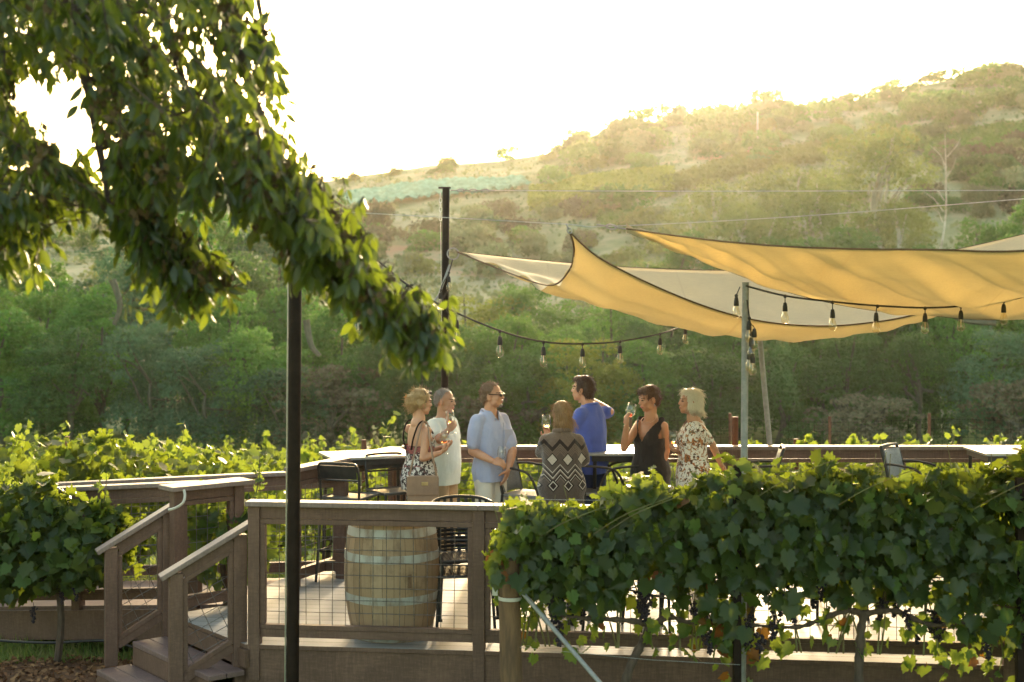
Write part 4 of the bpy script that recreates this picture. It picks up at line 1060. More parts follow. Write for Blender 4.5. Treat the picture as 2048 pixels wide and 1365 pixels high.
o = mb.build('brace_pole', M['galv'], None, True); tag(o, 'slanting galvanised brace running down from the wooden post', 'pole')
b_ = P(1474, 0, 9.2); mb = MB(); t = thing('trellis_post', 'slim dark steel trellis post in the middle of the front vine', 'post', (b_.x, 9.2, -.6)); mb.beam((b_.x, 9.2, -.65), (b_.x, 9.2, P(0, 930, 9.2).z), .055, .05); mb.build('shaft', M['steel_dark'], t, bevel=.004)
b2 = P(2040, 0, 8.95); mb = MB(); t = thing('trellis_post', 'dark steel trellis post at the right end of the front vine', 'post', (b2.x, 8.95, -.6)); mb.beam((b2.x, 8.95, -.65), (b2.x, 8.95, 1.45), .055, .05); mb.build('shaft', M['steel_dark'], t, bevel=.004)
t = thing('trellis_wires', 'thin trellis wires strung from the wooden post along the front vine', 'wires', (0, 9.3, 0)); mb = MB()
for z in (.28, .62, .95, 1.25):
    mb.tube([(px0.x - .0, trellis_y(px0.x), z), (1.5, trellis_y(1.5), z), (3.9, trellis_y(3.9), z)], .0016, 4)
mb.tube([P(1040, 1295, 9.25), P(1300, 1320, 9.1), P(1480, 1330, 9.0)], .0016, 4)
mb.build('wire', M['cable'], t)

# grape clusters: one mesh, many copies
def cluster_mesh():
    mb = MB(); rd = random.Random(3)
    for i in range(46):
        z = -.015 - .13 * (i / 46); rr = .036 * (1 - (i / 46) * .72); a = rd.random() * 6.28; r_ = rr * math.sqrt(rd.random())
        mb.ell((r_ * math.cos(a), r_ * math.sin(a), z), (.0085, .0085, .009), None, 7, 5)
    mb.tube([(0, 0, .03), (0, 0, -.02)], .002, 4)
    me = mb.mesh('grape_cluster'); me.materials.append(M['grape']); me.polygons.foreach_set('use_smooth', np.ones(len(me.polygons), bool)); return me
GC = cluster_mesh()

def leaf_batch(name, parent, pts, tip, nr, size, mat):
    off = np.array(worldloc(parent)); rz_ = np.random.default_rng(len(pts)); k_ = len(pts); me = scatter(name, pts - off, tip, nr, size, VLEAF, .72 + .4 * rz_.random(k_), rz_.uniform(-1.2, 4.2, k_))
    return link_mesh(name, me, mat, parent, True)

TOP = [(940, 1150), (965, 1120), (1000, 1050), (1040, 1008), (1100, 992), (1200, 982), (1290, 950), (1400, 935), (1480, 905), (1530, 912), (1600, 930), (1700, 918), (1790, 926), (1870, 932), (1900, 925), (1960, 905), (2048, 885), (2200, 880)]
BOT = [(940, 1170), (1000, 1140), (1060, 1215), (1150, 1200), (1280, 1185), (1400, 1225), (1480, 1260), (1560, 1180), (1640, 1150), (1720, 1180), (1800, 1215), (1900, 1225), (2048, 1300), (2200, 1310)]
def ztop(px, Y): return CAMH + (HOR - np.interp(px, [a for a, b in TOP], [b for a, b in TOP])) / F * Y
def zbot(px, Y): return CAMH + (HOR - np.interp(px, [a for a, b in BOT], [b for a, b in BOT])) / F * Y
def front_vine(label, p_lo, p_hi, trunk, cordon, dens, seed, nclus):
    rg = np.random.default_rng(seed); rd = random.Random(seed)
    base = Vector(trunk[0]); t = thing('grapevine', label, 'grapevine', base, 'grapevines on the front trellis')
    mb = MB(); tp_ = catmull(trunk, 6); mb.tube(tp_, [.032 - .008 * i / len(tp_) + .004 * math.sin(i * 2.1) for i in range(len(tp_))], 9); mb.build('trunk', M['bark'], t, True)
    mb = MB()
    for c in cordon:
        cc = catmull(c, 7); mb.tube(cc, [max(.022 * (1 - .55 * i / len(cc)) + .004 * math.sin(i * 1.9), .008) for i in range(len(cc))], 8)
    mb.build('cordon', M['bark'], t, True)
    W = (p_hi - p_lo) / 305.0; n = int(dens * W)
    px = rg.uniform(p_lo, p_hi, n); dy = rg.normal(0, .17, n)
    Y = trellis_y((px - 1024) / F * VY) + np.clip(dy, -.38, .38); x = (px - 1024) / F * VY
    zt, zb = ztop(px, VY), zbot(px, VY); edge = 1 - (np.abs(dy) / .5) ** 2 * .35
    zb = zb + .08 * np.sin(x * 7.3 + seed) + .05 * np.sin(x * 17)
    zt = zt + .05 * np.sin(x * 9 + seed) + .03 * np.sin(x * 23) - .04
    u = rg.random(n) ** .64
    z = zb + (zt - zb) * u * edge + rg.normal(0, .02, n)
    C = np.stack([x + rg.normal(0, .02, n), Y, z], 1)
    front = np.sign(dy + rg.normal(0, .08, n)); top = np.clip((u - .72) / .28, 0, 1)
    nr = np.stack([rg.normal(0, .62, n), front * (1 - top * .7) + rg.normal(0, .42, n), .35 + top * .9 + rg.normal(0, .45, n)], 1)
    tip = np.stack([rg.normal(0, .55, n), front * .35 + rg.normal(0, .2, n), -.8 + top * .5 + rg.normal(0, .35, n)], 1)
    size = .128 * (.42 + .70 * rg.random(n) ** 1.1)
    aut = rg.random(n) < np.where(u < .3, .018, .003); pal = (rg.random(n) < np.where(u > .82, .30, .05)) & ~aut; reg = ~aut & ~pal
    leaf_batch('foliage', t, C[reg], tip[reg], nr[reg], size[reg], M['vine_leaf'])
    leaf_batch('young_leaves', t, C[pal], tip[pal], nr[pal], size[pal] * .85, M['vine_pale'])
    # hanging sparse leaves under the canopy
    m_ = int(80 * W); px2 = rg.uniform(p_lo, p_hi, m_); x2 = (px2 - 1024) / F * VY; zb2 = zbot(px2, VY)
    C2 = np.stack([x2, trellis_y(x2) + rg.normal(0, .09, m_), zb2 - rg.random(m_) ** 1.6 * .36], 1)
    au2 = rg.random(m_) < .07
    nr2 = np.stack([rg.normal(0, .6, m_), rg.normal(0, .9, m_), rg.normal(.3, .4, m_)], 1); tip2 = np.stack([rg.normal(0, .5, m_), rg.normal(0, .4, m_), -.8 + rg.normal(0, .3, m_)], 1); s2 = .105 * (.5 + .6 * rg.random(m_))
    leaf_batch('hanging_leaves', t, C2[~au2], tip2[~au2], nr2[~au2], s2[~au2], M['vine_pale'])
    A = np.concatenate([C[aut], C2[au2]]); 
    leaf_batch('autumn_leaves', t, A, np.concatenate([tip[aut], tip2[au2]]), np.concatenate([nr[aut], nr2[au2]]), np.concatenate([size[aut], s2[au2]]) * .9, M['vine_old'])
    # shoots
    mb = MB()
    for i in range(int(11 * W)):
        xx = (rd.uniform(p_lo, p_hi) - 1024) / F * VY; yy = trellis_y(xx); z0 = .28
        pxx = xx / VY * F + 1024; z1 = float(ztop(pxx, VY)) + rd.uniform(-.1, .06); dx = rd.uniform(-.25, .25)
        mb.tube(catmull([(xx, yy, z0), (xx + dx * .3, yy + rd.uniform(-.06, .06), z0 + .25), (xx + dx, yy + rd.uniform(-.12, .12), (z0 + z1) / 2 + .1), (xx + dx * 1.5, yy + rd.uniform(-.2, .2), z1)], 4), [.007 - .0004 * k for k in range(13)], 5)
    for i in range(int(2 * W)):
        xx = (rd.uniform(p_lo, p_hi - 100) - 1024) / F * VY; pxx = xx / VY * F + 1024; z1 = float(ztop(pxx, VY))
        mb.tube(catmull([(xx, trellis_y(xx) - .25, z1 - .25), (xx + .2, trellis_y(xx) - .38, z1 - .1), (xx + .5, trellis_y(xx) - .3, z1 + .0)], 5), .0028, 5)
    mb.build('shoots', pm('green_shoot', (.16, .17, .05), (.12, .08, .03), 12, .6) if 'green_shoot' not in bpy.data.materials else bpy.data.materials['green_shoot'], t, True)
    for i in range(nclus):
        xx = (rd.uniform(max(p_lo, 1090), p_hi) - 1024) / F * VY; pxx = xx / VY * F + 1024
        o = bpy.data.objects.new('grape_cluster', GC); COL.objects.link(o); o.parent = t
        o.location = Vector((xx, trellis_y(xx) + rd.uniform(-.12, .1), float(zbot(pxx, VY)) - rd.uniform(-.10, .11))) - base; s_ = rd.uniform(.8, 1.35); o.scale = (s_, s_, s_); o.rotation_euler = (rd.uniform(-.2, .2), rd.uniform(-.2, .2), rd.random() * 6)
    return t
def v(px, py, Y=9.3): return P(px, py, Y)
front_vine('left grapevine of the front trellis with a leaning trunk', 985, 1478, [v(1240, 1400, 9.2), v(1262, 1330, 9.22), v(1285, 1285), v(1300, 1250)],
           [[v(1300, 1252), v(1270, 1243), v(1200, 1238), v(1150, 1236), v(1100, 1225)], [v(1300, 1252), v(1340, 1235), v(1380, 1245), v(1440, 1238)]], 1150, 1, 14)
front_vine('right grapevine of the front trellis with an upright trunk', 1478, 2010, [v(1716, 1420, 9.1), v(1718, 1330, 9.1), v(1722, 1260, 9.1), v(1730, 1225, 9.1)],
           [[v(1730, 1228, 9.1), v(1790, 1222, 9.1), v(1860, 1250, 9.05), v(1930, 1245, 9.0)], [v(1730, 1228, 9.1), v(1690, 1222, 9.1), v(1640, 1240, 9.15), v(1590, 1255, 9.15), v(1500, 1250, 9.2)]], 1300, 2, 22)
front_vine('grapevine at the right picture edge of the front trellis', 2010, 2420, [v(2150, 1450, 8.9), v(2150, 1330, 8.9), v(2145, 1240, 8.9)],
           [[v(2145, 1242, 8.9), v(2080, 1240, 8.92), v(2010, 1250, 8.95)], [v(2145, 1242, 8.9), v(2230, 1240, 8.9)]], 1500, 3, 8)
# left hanging tip over the wooden post
# ================================================================== vine rows at left and beyond the deck
def back_vine(label, line, top, bot, dens, seed, group, pale=.25, size=.115, depth=.2, trunks=True, clus=0):
    """line: plan points; top/bot: heights at each point"""
    rg = np.random.default_rng(seed); rd = random.Random(seed); L = [Vector((*p, 0)) for p in line]
    d = [0]
    for i in range(1, len(L)): d.append(d[-1] + (L[i] - L[i - 1]).length)
    n = int(dens * d[-1]); s = rg.random(n) * d[-1]
    x = np.interp(s, d, [p.x for p in L]); y = np.interp(s, d, [p.y for p in L]); zt = np.interp(s, d, top); zb = np.interp(s, d, bot)
    dirv = (L[-1] - L[0]).normalized(); nv = np.array([-dirv.y, dirv.x, 0])
    off = np.clip(rg.normal(0, depth, n), -2.2 * depth, 2.2 * depth)
    zt = zt + .10 * np.sin(s * 4.1 + seed) + .05 * np.sin(s * 11); u = rg.random(n) ** .8
    z = zb + (zt - zb) * u * (1 - .4 * (off / (2.4 * depth)) ** 2)
    C = np.stack([x + nv[0] * off, y + nv[1] * off, z], 1)
    fr = np.sign(off + rg.normal(0, .06, n))[:, None]; top_ = np.clip((u - .7) / .3, 0, 1)
    nr = nv[None] * fr * (1 - .6 * top_[:, None]) + rg.normal(0, .4, (n, 3)); nr[:, 2] += .3 + .7 * top_
    tip = nv[None] * fr * .3 + rg.normal(0, .5, (n, 3)); tip[:, 2] -= .7 - .5 * top_
    sz = size * (.6 + .6 * rg.random(n)); pl = rg.random(n) < pale + .4 * top_ * pale
    mid = L[len(L) // 2]; gbz = gb(mid.x, mid.y); t = thing('grapevine', label, 'grapevine', (mid.x, mid.y, gbz), group)
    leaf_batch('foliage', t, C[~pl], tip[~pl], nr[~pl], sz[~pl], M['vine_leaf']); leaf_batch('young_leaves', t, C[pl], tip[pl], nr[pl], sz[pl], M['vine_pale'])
    mb = MB()
    mb.tube(catmull([Vector((mid.x, mid.y, gbz - .1)), Vector((mid.x + .05, mid.y, gbz + .4)), Vector((mid.x, mid.y, max(bot) + .1))], 4), [.035 - .001 * i for i in range(9)], 7)
    mb.tube([Vector((L[0].x, L[0].y, bot[0] + .1)), Vector((mid.x, mid.y, max(bot) + .1)), Vector((L[-1].x, L[-1].y, bot[-1] + .1))], .016, 6); mb.build('trunk', M['bark'], t, True)
    if clus:
        for i in range(clus):
            k = rd.randrange(n); o = bpy.data.objects.new('grape_cluster', GC); COL.objects.link(o); o.parent = t
            o.location = Vector((x[k], y[k] - .15, zb[k] + rd.uniform(-.08, .2))) - t.location
    # upright shoots
    k = max(2, int(d[-1] * 1.3)); mb = MB(); C3 = []; 
    for i in range(k):
        q = rd.random() * d[-1]; a = Vector((np.interp(q, d, [p.x for p in L]), np.interp(q, d, [p.y for p in L]), np.interp(q, d, top) - .1)); e = a + Vector((rd.uniform(-.15, .15), rd.uniform(-.1, .1), rd.uniform(.18, .42)))
        mb.tube([a, a.lerp(e, .5) + Vector((.02, 0, 0)), e], [.006, .004, .002], 4)
        for w_ in range(9): C3.append(a.lerp(e, .1 + .1 * w_) + Vector((rd.uniform(-.05, .05), rd.uniform(-.05, .05), 0)))
    mb.build('shoots', bpy.data.materials['green_shoot'], t); C3 = np.array(C3); m_ = len(C3)
    leaf_batch('shoot_leaves', t, C3, rg.normal(size=(m_, 3)), rg.normal(size=(m_, 3)) + np.array([0, 0, .4]), size * .7 * (.5 + .6 * rg.random(m_)), M['vine_pale'])
    return t
GL = 'grapevines left of the deck'
# vine in front of the ramp
back_vine('dark leafed grapevine covering the near ramp railing', [(-5.3, 12.5), (-4.6, 12.3), (-3.9, 12.15), (-3.35, 12.1)], [1.34, 1.12, .90, .80], [-.02, .0, .05, .22], 1000, 21, GL, .14, .13, .17, clus=10)
back_vine('grapevine spilling over the capped post beside the stairs', [(-2.72, 11.95), (-2.45, 12.0), (-2.1, 12.15)], [1.02, 1.10, .92], [.35, .2, .3], 520, 22, GL, .3, .12, .12)
# sunlit row behind the ramp
back_vine('tall sunlit grapevine at the far left edge behind the ramp', [(-7.6, 15.4), (-6.4, 15.2), (-5.2, 15.3)], [1.0, .95, 1.05], [-.2, -.2, -.2], 620, 23, GL, .15, .13, .25)
back_vine('sunlit grapevine behind the middle of the ramp railing', [(-5.2, 15.6), (-4.2, 15.9), (-3.2, 16.2)], [1.15, .95, .82], [-.3, -.3, -.3], 560, 24, GL, .18, .13, .25)
back_vine('sunlit grapevine behind the tall dark post', [(-3.2, 16.3), (-2.2, 16.8), (-1.2, 17.2)], [.70, .52, .40], [-.4, -.4, -.4], 330, 25, GL, .2, .13, .25)
GB = 'grapevines in the field beyond the far railing'
for i, (x0, x1, y, zt, lab) in enumerate(((-1.2, .3, 17.4, .62, 'sunlit grapevine seen through the far railing wire left of the light blue shirt'), (.3, 2.0, 17.4, .45, 'sunlit grapevine beyond the far railing between the people'), (2.1, 4.1, 17.2, .68, 'sunlit grapevine beyond the far railing, right of the galvanised pole'), (4.1, 6.4, 17.2, .8, 'sunlit grapevine beyond the far railing at the right edge'))):
    back_vine(lab, [(x0, y), ((x0 + x1) / 2, y + .1), (x1, y)], [zt - .1, zt, zt - .1], [-.5, -.5, -.5], 420, 40 + i, GB, .25, .13, .25)
for j, y in enumerate((21, 25, 30)):
    for i, x0 in enumerate((-11, -7.4, -3.8, -.2, 3.4, 7.0)):
        if j == 2 and x0 > 2: continue
        back_vine('low yellow green vine in the farther field rows behind the deck', [(x0, y), (x0 + 1.8, y), (x0 + 3.5, y)], [gb(x0, y) + 1.25 - .1 * j] * 3, [gb(x0, y) + .4] * 3, 110, 60 + 10 * j + i, 'vines in the farther field rows', .35, .2, .25)
# single shoots standing above the railings
for px, py, Y, lab in ((775, 870, 15.4, 'loose leafy vine shoot rising beside the blonde woman'), (1610, 885, 15.8, 'small vine shoot peeking over the far railing'), (30, 900, 13.4, 'tall vine shoot at the left picture edge')):
    b = P(px, py, Y); rg = np.random.default_rng(px); t = thing('vine_shoot', lab, 'vine', (b.x, Y, b.z - .4)); h = .62 if px != 1610 else .3
    c = catmull([b + Vector((-.22, 0, -.5)), b + Vector((-.06, 0, -.1)), b + Vector((.08, 0, h * .4))], 6); mb = MB(); mb.tube(c, [.006 - .0003 * i for i in range(len(c))], 5); mb.build('stem', bpy.data.materials['green_shoot'], t, True)
    C = np.array([c[int(k)] + Vector((random.uniform(-.06, .06), random.uniform(-.05, .05), random.uniform(-.04, .02))) for k in np.linspace(2, len(c) - 1, 20)]); m_ = len(C)
    leaf_batch('leaves', t, C, rg.normal(size=(m_, 3)) + np.array([0, 0, -.8]), rg.normal(size=(m_, 3)) + np.array([0, .8, .3]), .10 * (.5 + .6 * rg.random(m_)), M['vine_pale'])
mb = MB(); mb.tube(catmull([P(-60, 1278, 12.4), P(90, 1286, 12.4), P(215, 1282, 12.3), P(280, 1300, 12.3)], 6), .012, 7); o = mb.build('drip_hose', M['black'], None, True); tag(o, 'black irrigation hose strung low under the left ramp', 'hose')

# mulch and grass at lower left
mb = MB(); V = []; nx = 40
for i in range(nx + 1):
    x = -8 + 5.6 * i / nx
    for j in range(7):
        y = 10.0 + 2.25 * j / 6 + (.12 * math.sin(x * 3) if j == 6 else 0); V.append((x, y, gb(x, y) + .012 + .03 * math.sin(x * 7 + j) ** 2 * (0 < j < 6)))
mb.add(V, [(i * 7 + j, (i + 1) * 7 + j, (i + 1) * 7 + j + 1, i * 7 + j + 1) for i in range(nx) for j in range(6)])
o = mb.build('mulch_bed', pm('mulch', (.17, .085, .045), (.10, .05, .028), 30, .95, .8, bdist=.02), None, True); o['kind'] = 'structure'
rg = np.random.default_rng(9); n = 5000; C = np.stack([rg.uniform(-6.5, -2.6, n), rg.uniform(10.3, 12.3, n), np.zeros(n)], 1); C[:, 2] = gz(C[:, 0], C[:, 1]) + .025 + .03 * rg.random(n)
nr = rg.normal(0, .5, (n, 3)); nr[:, 2] += 1
me = scatter('wood_chips', C, rg.normal(size=(n, 3)) * np.array([1, 1, .3]), nr, .03 + .04 * rg.random(n), RHOMB)
o = link_mesh('wood_chips', me, leaf_mat('chips', [(.22, .11, .06), (.13, .065, .035), (.30, .17, .09), (.09, .045, .025)], (.2, .1, .05), .02, .9, .1)); tag(o, 'reddish brown wood chips scattered below the left vine', 'mulch', None, 'stuff')
def blades(name, lab, n, xr, yr, h, seed):
    rg = np.random.default_rng(seed); C = np.stack([rg.uniform(*xr, n), rg.uniform(*yr, n), np.zeros(n)], 1); C[:, 2] = gz(C[:, 0], C[:, 1])
    tip = rg.normal(0, .35, (n, 3)); tip[:, 2] = 1
    T = (np.array([(-.06, 0, 0), (.06, 0, 0), (.035, .6, .08), (0, 1, .25), (-.035, .6, .08)], float), [(0, 1, 2, 4), (4, 2, 3)])
    me = scatter(name, C, tip, rg.normal(size=(n, 3)) * np.array([1, 1, .2]), h * (.5 + .8 * rg.random(n)), T)
    o = link_mesh(name, me, M['grass']); tag(o, lab, 'grass', None, 'stuff')
M['grass'] = leaf_mat('grass_blade', [(.07, .13, .03), (.11, .17, .04), (.16, .18, .06), (.22, .19, .09)], (.35, .42, .08), .4, .6, .2)
blades('grass', 'short grass growing under the ramp at the lower left', 14000, (-7, -1.9), (12.15, 17), .10, 5)
blades('grass', 'meadow grass of the field beyond the far railing', 26000, (-8, 12), (15.2, 40), .22, 6)

# ================================================================== the overhanging tree at upper left
POLYS = [
 # polygon, depth range, sprays
 ([(-80, -80), (480, -80), (508, 20), (520, 90), (505, 180), (490, 250), (500, 300), (420, 270), (330, 250), (280, 290), (200, 190), (150, 150), (90, 160), (-80, 130)], (5.0, 7.4), 250),
 ([(-80, 130), (60, 150), (95, 260), (150, 300), (200, 300), (210, 360), (150, 400), (100, 430), (60, 440), (-80, 440)], (5.2, 7.0), 95),
 ([(-80, 400), (60, 400), (95, 480), (100, 505), (60, 525), (-80, 500)], (5.4, 6.6), 30),
 ([(190, 180), (300, 270), (400, 270), (420, 290), (410, 400), (370, 395), (310, 350), (230, 330), (215, 260)], (5.2, 7.0), 44),
 ([(430, 260), (520, 270), (590, 345), (625, 395), (660, 425), (665, 490), (620, 520), (580, 500), (540, 440), (470, 400), (390, 380), (400, 300)], (5.0, 6.6), 92),
 ([(570, 360), (640, 410), (700, 450), (740, 530), (700, 570), (640, 550), (590, 545), (570, 480)], (5.2, 6.2), 58),
 ([(690, 470), (735, 520), (800, 610), (800, 660), (740, 640), (690, 570)], (5.3, 6.0), 34),
 ([(790, 610), (850, 640), (885, 660), (870, 700), (820, 690), (785, 660)], (5.4, 5.8), 22),
 ([(255, 370), (300, 380), (330, 430), (340, 490), (310, 540), (270, 500), (225, 450)], (5.4, 6.0), 34),
 ([(320, 470), (400, 510), (455, 540), (450, 570), (380, 590), (310, 570)], (5.4, 5.9), 30),
 ([(495, 40), (520, 60), (545, 150), (525, 200), (500, 170)], (5.5, 6.2), 8),
]
HOLES = [(60, 60, 14, 12), (300, 60, 12, 14), (380, 130, 14, 10), (250, 120, 12, 12), (560, 420, 14, 12), (410, 215, 14, 16), (40, 330, 14, 12), (120, 370, 14, 10), (300, 210, 14, 10), (440, 210, 12, 14), (90, 190, 60, 55), (235, 355, 32, 20), (385, 300, 34, 22), (165, 250, 30, 26), (340, 215, 16, 12), (470, 75, 13, 10), (480, 160, 12, 14), (440, 350, 26, 12), (130, 140, 24, 16), (260, 225, 15, 20)]
def overhang():
    rg = np.random.default_rng(4); rd = random.Random(4)
    base = Vector((-4.6, 6.4, gb(-4.6, 6.4))); t = thing('shade_tree', 'broad leaved tree whose leafy branches hang across the upper left', 'tree', base)
    mb = MB(); mb.tube(catmull([base - Vector((0, 0, .3)), base + Vector((.1, 0, 1.2)), base + Vector((.3, .1, 3.0)), base + Vector((.6, .1, 4.6))], 5), [.26 - .006 * i for i in range(16)], 14); mb.build('trunk', M['bark'], t, True)
    top = base + Vector((.5, .1, 4.0))
    limbs = [[top, P(-150, -160, 6.2), P(100, -60, 6.1), P(165, 130, 6.1), P(205, 330, 6.0), P(228, 430, 5.8), P(300, 490, 5.7), P(400, 535, 5.7)],
             [top, P(-100, -260, 6.0), P(280, -90, 5.9), P(335, 60, 5.9), P(400, 250, 5.8), P(520, 400, 5.7), P(600, 480, 5.7)],
             [top, P(0, -330, 5.9), P(400, -120, 5.9), P(460, 40, 5.9), P(520, 230, 5.8), P(610, 390, 5.7), P(700, 490, 5.6), P(790, 610, 5.6), P(860, 670, 5.6)],
             [top, P(-250, -100, 6.3), P(-60, 60, 6.2), P(20, 250, 6.1), P(50, 420, 6.0), P(70, 490, 6.0)],
             [top, P(-50, -360, 6.0), P(420, -200, 6.1), P(500, -60, 6.1), P(535, 110, 6.1), P(548, 150, 6.1)]]
    mb = MB()
    for L in limbs:
        c = catmull(L, 6); mb.tube(c, [max(.045 * (1 - i / len(c)) ** 1.3, .004) for i in range(len(c))], 7)
    mb.build('branches', M['bark'], t, True)
    allp = np.array([p for L in limbs for p in catmull(L, 6)])
    C, T, Nn, S = [], [], [], []; tw = MB(); seeds = []
    for poly, (y0, y1), ns in POLYS:
        poly = [tuple(p) for p in poly]; xs = [p[0] for p in poly]; ys = [p[1] for p in poly]; k = 0; tries = 0
        while k < ns and tries < 20000:
            tries += 1
            px, py = rd.uniform(min(xs), max(xs)), rd.uniform(min(ys), max(ys))
            if not in_poly(np.array([px]), np.array([py]), poly)[0]: continue
            if any(((px - a) / (b + 12)) ** 2 + ((py - c_) / (d + 12)) ** 2 < 1 for a, c_, b, d in HOLES): continue
            k += 1
            o = P(px, py, rd.uniform(y0, y1)); L = rd.uniform(.16, .30)
            d = Vector((rd.uniform(-.35, .75), rd.uniform(-.5, .5), rd.uniform(-1.0, -.25))).normalized()
            st = o - d * L * .5; nl = rd.randint(15, 23)
            near = Vector(allp[np.argmin(((allp - np.array(st)) ** 2).sum(1))])
            pts = [near, near.lerp(st, .6) + Vector((0, 0, .03)), st] if (near - st).length < .6 else [st - d * .1, st - d * .05, st]
            pts += [st + d * L * .5 + Vector((0, 0, .01)), st + d * L]
            tw.tube(pts, [.004, .0035, .003, .002, .001], 4)
            if rd.random() < .20: seeds.append(o)
            for i in range(nl):
                u = (i + .5) / nl; p = st + d * (L * u) + Vector((0, 0, .01 * math.sin(u * 3)))
                sd = Vector((rd.uniform(-1, 1), rd.uniform(-1, 1), rd.uniform(-.3, .5))).normalized()
                q = d * .35 + sd * .75 + Vector((0, 0, -1.1)) * rd.uniform(.6, 1.3)
                C.append(p + sd * .012); T.append(q); Nn.append(Vector((rd.gauss(0, .7), rd.gauss(-.2, .7), rd.gauss(.35, .5)))); S.append(rd.uniform(.046, .096))
    for wx, wy in [(552, 100), (560, 140), (572, 205), (585, 245), (606, 312), (636, 340), (672, 395), (700, 425), (742, 485), (768, 528), (828, 598), (868, 622), (898, 650), (905, 672), (893, 690), (860, 728), (842, 722), (800, 700), (742, 684), (692, 620), (640, 596), (610, 590), (468, 586), (486, 545), (440, 618), (382, 634), (322, 626), (212, 440), (198, 468), (108, 500), (60, 548), (20, 545), (90, 520), (520, 470), (500, 440), (350, 420), (150, 420), (536, 60), (528, 200), (545, 280)]:
        o = P(wx, wy, rd.uniform(5.4, 6.1)); d = Vector((rd.uniform(-.1, .9), rd.uniform(-.4, .4), rd.uniform(-.9, -.1))).normalized(); L = rd.uniform(.12, .22); st = o - d * L
        near = Vector(allp[np.argmin(((allp - np.array(st)) ** 2).sum(1))])
        tw.tube([near.lerp(st, .3) if (near - st).length < .5 else st - d * .08, st, st.lerp(o, .6), o], [.003, .0025, .0018, .0008], 4)
        for i in range(rd.randint(5, 8)):
            p = st + d * (L * rd.uniform(.1, 1)); sd = Vector((rd.uniform(-1, 1), rd.uniform(-.6, .6), rd.uniform(-.4, .5))).normalized()
            C.append(p + sd * .01); T.append(d * .6 + sd * .7 + Vector((0, 0, -.5))); Nn.append(Vector((rd.gauss(0, .8), rd.gauss(0, .8), rd.gauss(.3, .5)))); S.append(rd.uniform(.04, .085))
    # unseen crown leaves, added above the frame to shade the front vine and railing
    for i in range(1500):
        q = Vector((rd.uniform(-7.5, 3.2), rd.uniform(.5, 8.6), rd.uniform(4.9, 7.6)))
        if q.z < 597 / 2844 * q.y + 2.58 + .35: continue
        if math.sin(q.x * 1.9 + q.z) * math.sin(q.y * 1.7 + 1) < -.45: continue
        C.append(q); T.append(Vector((rd.gauss(0, .6), rd.gauss(0, .6), -1))); Nn.append(Vector((rd.gauss(0, .6), rd.gauss(0, .6), .8))); S.append(rd.uniform(.16, .26))
    tw.build('twigs', M['bark'], t)
    off = np.array(base); me = scatter('foliage', np.array([tuple(c) for c in C]) - off, np.array([tuple(c) for c in T]), np.array([tuple(c) for c in Nn]), np.array(S), LEAF)
    link_mesh('foliage', me, M['tree_leaf'], t, True)
    n = len(seeds) * 26; rgc = np.repeat(np.array([tuple(s) for s in seeds]), 26, 0) + rg.normal(0, .028, (n, 3)) * np.array([1, 1, 1.5])
    me = scatter('seed_clusters', rgc - off, rg.normal(size=(n, 3)) + np.array([0, 0, -1.2]), rg.normal(size=(n, 3)), .03 + .015 * rg.random(n), RHOMB)
    link_mesh('seed_clusters', me, M['seed'], t)
overhang()
# ================================================================== people
def skin_mat(name, c, c2):
    m, nt, bs, out = new_mat(name)
    f = noise(nt, coords(nt), 9, 4); r = ramp(nt, f, [(.35, c), (.65, c2)]); nt.links.new(r.outputs[0], bs.inputs['Base Color'])
    bs.inputs['Roughness'].default_value = .48; bs.inputs['Subsurface Weight'].default_value = .12; bs.inputs['Subsurface Radius'].default_value = (.012, .004, .002); bs.inputs['Subsurface Scale'].default_value = 1
    return m
SK = {'fair': skin_mat('skin_fair', (.58, .305, .18), (.49, .24, .14)), 'tan': skin_mat('skin_tan', (.48, .24, .13), (.41, .195, .105)), 'olive': skin_mat('skin_olive', (.40, .22, .13), (.34, .18, .10))}
FACE = {'eye': pm('eye_dark', (.03, .02, .015), (.02, .015, .01), 10, .2), 'white': pm('eye_white', (.6, .55, .5), (.55, .5, .45), 10, .3), 'lip': pm('lips', (.42, .13, .10), (.36, .11, .09), 20, .4), 'teeth': pm('teeth', (.75, .7, .62), (.7, .65, .58), 20, .3)}
def hair_mat(name, c, c2):
    m, nt, bs, out = new_mat(name)
    f = noise(nt, coords(nt, (60, 60, 5)), 3, 6, .7); r = ramp(nt, f, [(.35, c), (.65, c2)]); nt.links.new(r.outputs[0], bs.inputs['Base Color'])
    bs.inputs['Roughness'].default_value = .42; bs.inputs['Specular IOR Level'].default_value = .5
    bump(nt, bs, f, .5, .004)
    tr = N(nt, 'ShaderNodeBsdfTranslucent'); nt.links.new(r.outputs[0], tr.inputs[0]); ms = N(nt, 'ShaderNodeMixShader'); ms.inputs[0].default_value = .22
    nt.links.new(bs.outputs[0], ms.inputs[1]); nt.links.new(tr.outputs[0], ms.inputs[2]); nt.links.new(ms.outputs[0], out.inputs[0]); return m
HM = {'blonde': hair_mat('hair_blonde', (.58, .40, .19), (.36, .22, .09)), 'grey': hair_mat('hair_grey', (.30, .27, .24), (.17, .145, .125)), 'sandy': hair_mat('hair_sandy', (.26, .17, .10), (.16, .10, .055)),
      'dark': hair_mat('hair_dark', (.09, .042, .022), (.045, .022, .013)), 'honey': hair_mat('hair_honey', (.48, .29, .12), (.20, .105, .045)), 'brown': hair_mat('hair_brown', (.12, .06, .03), (.06, .03, .017)), 'white': hair_mat('hair_white', (.78, .72, .56), (.58, .52, .38))}

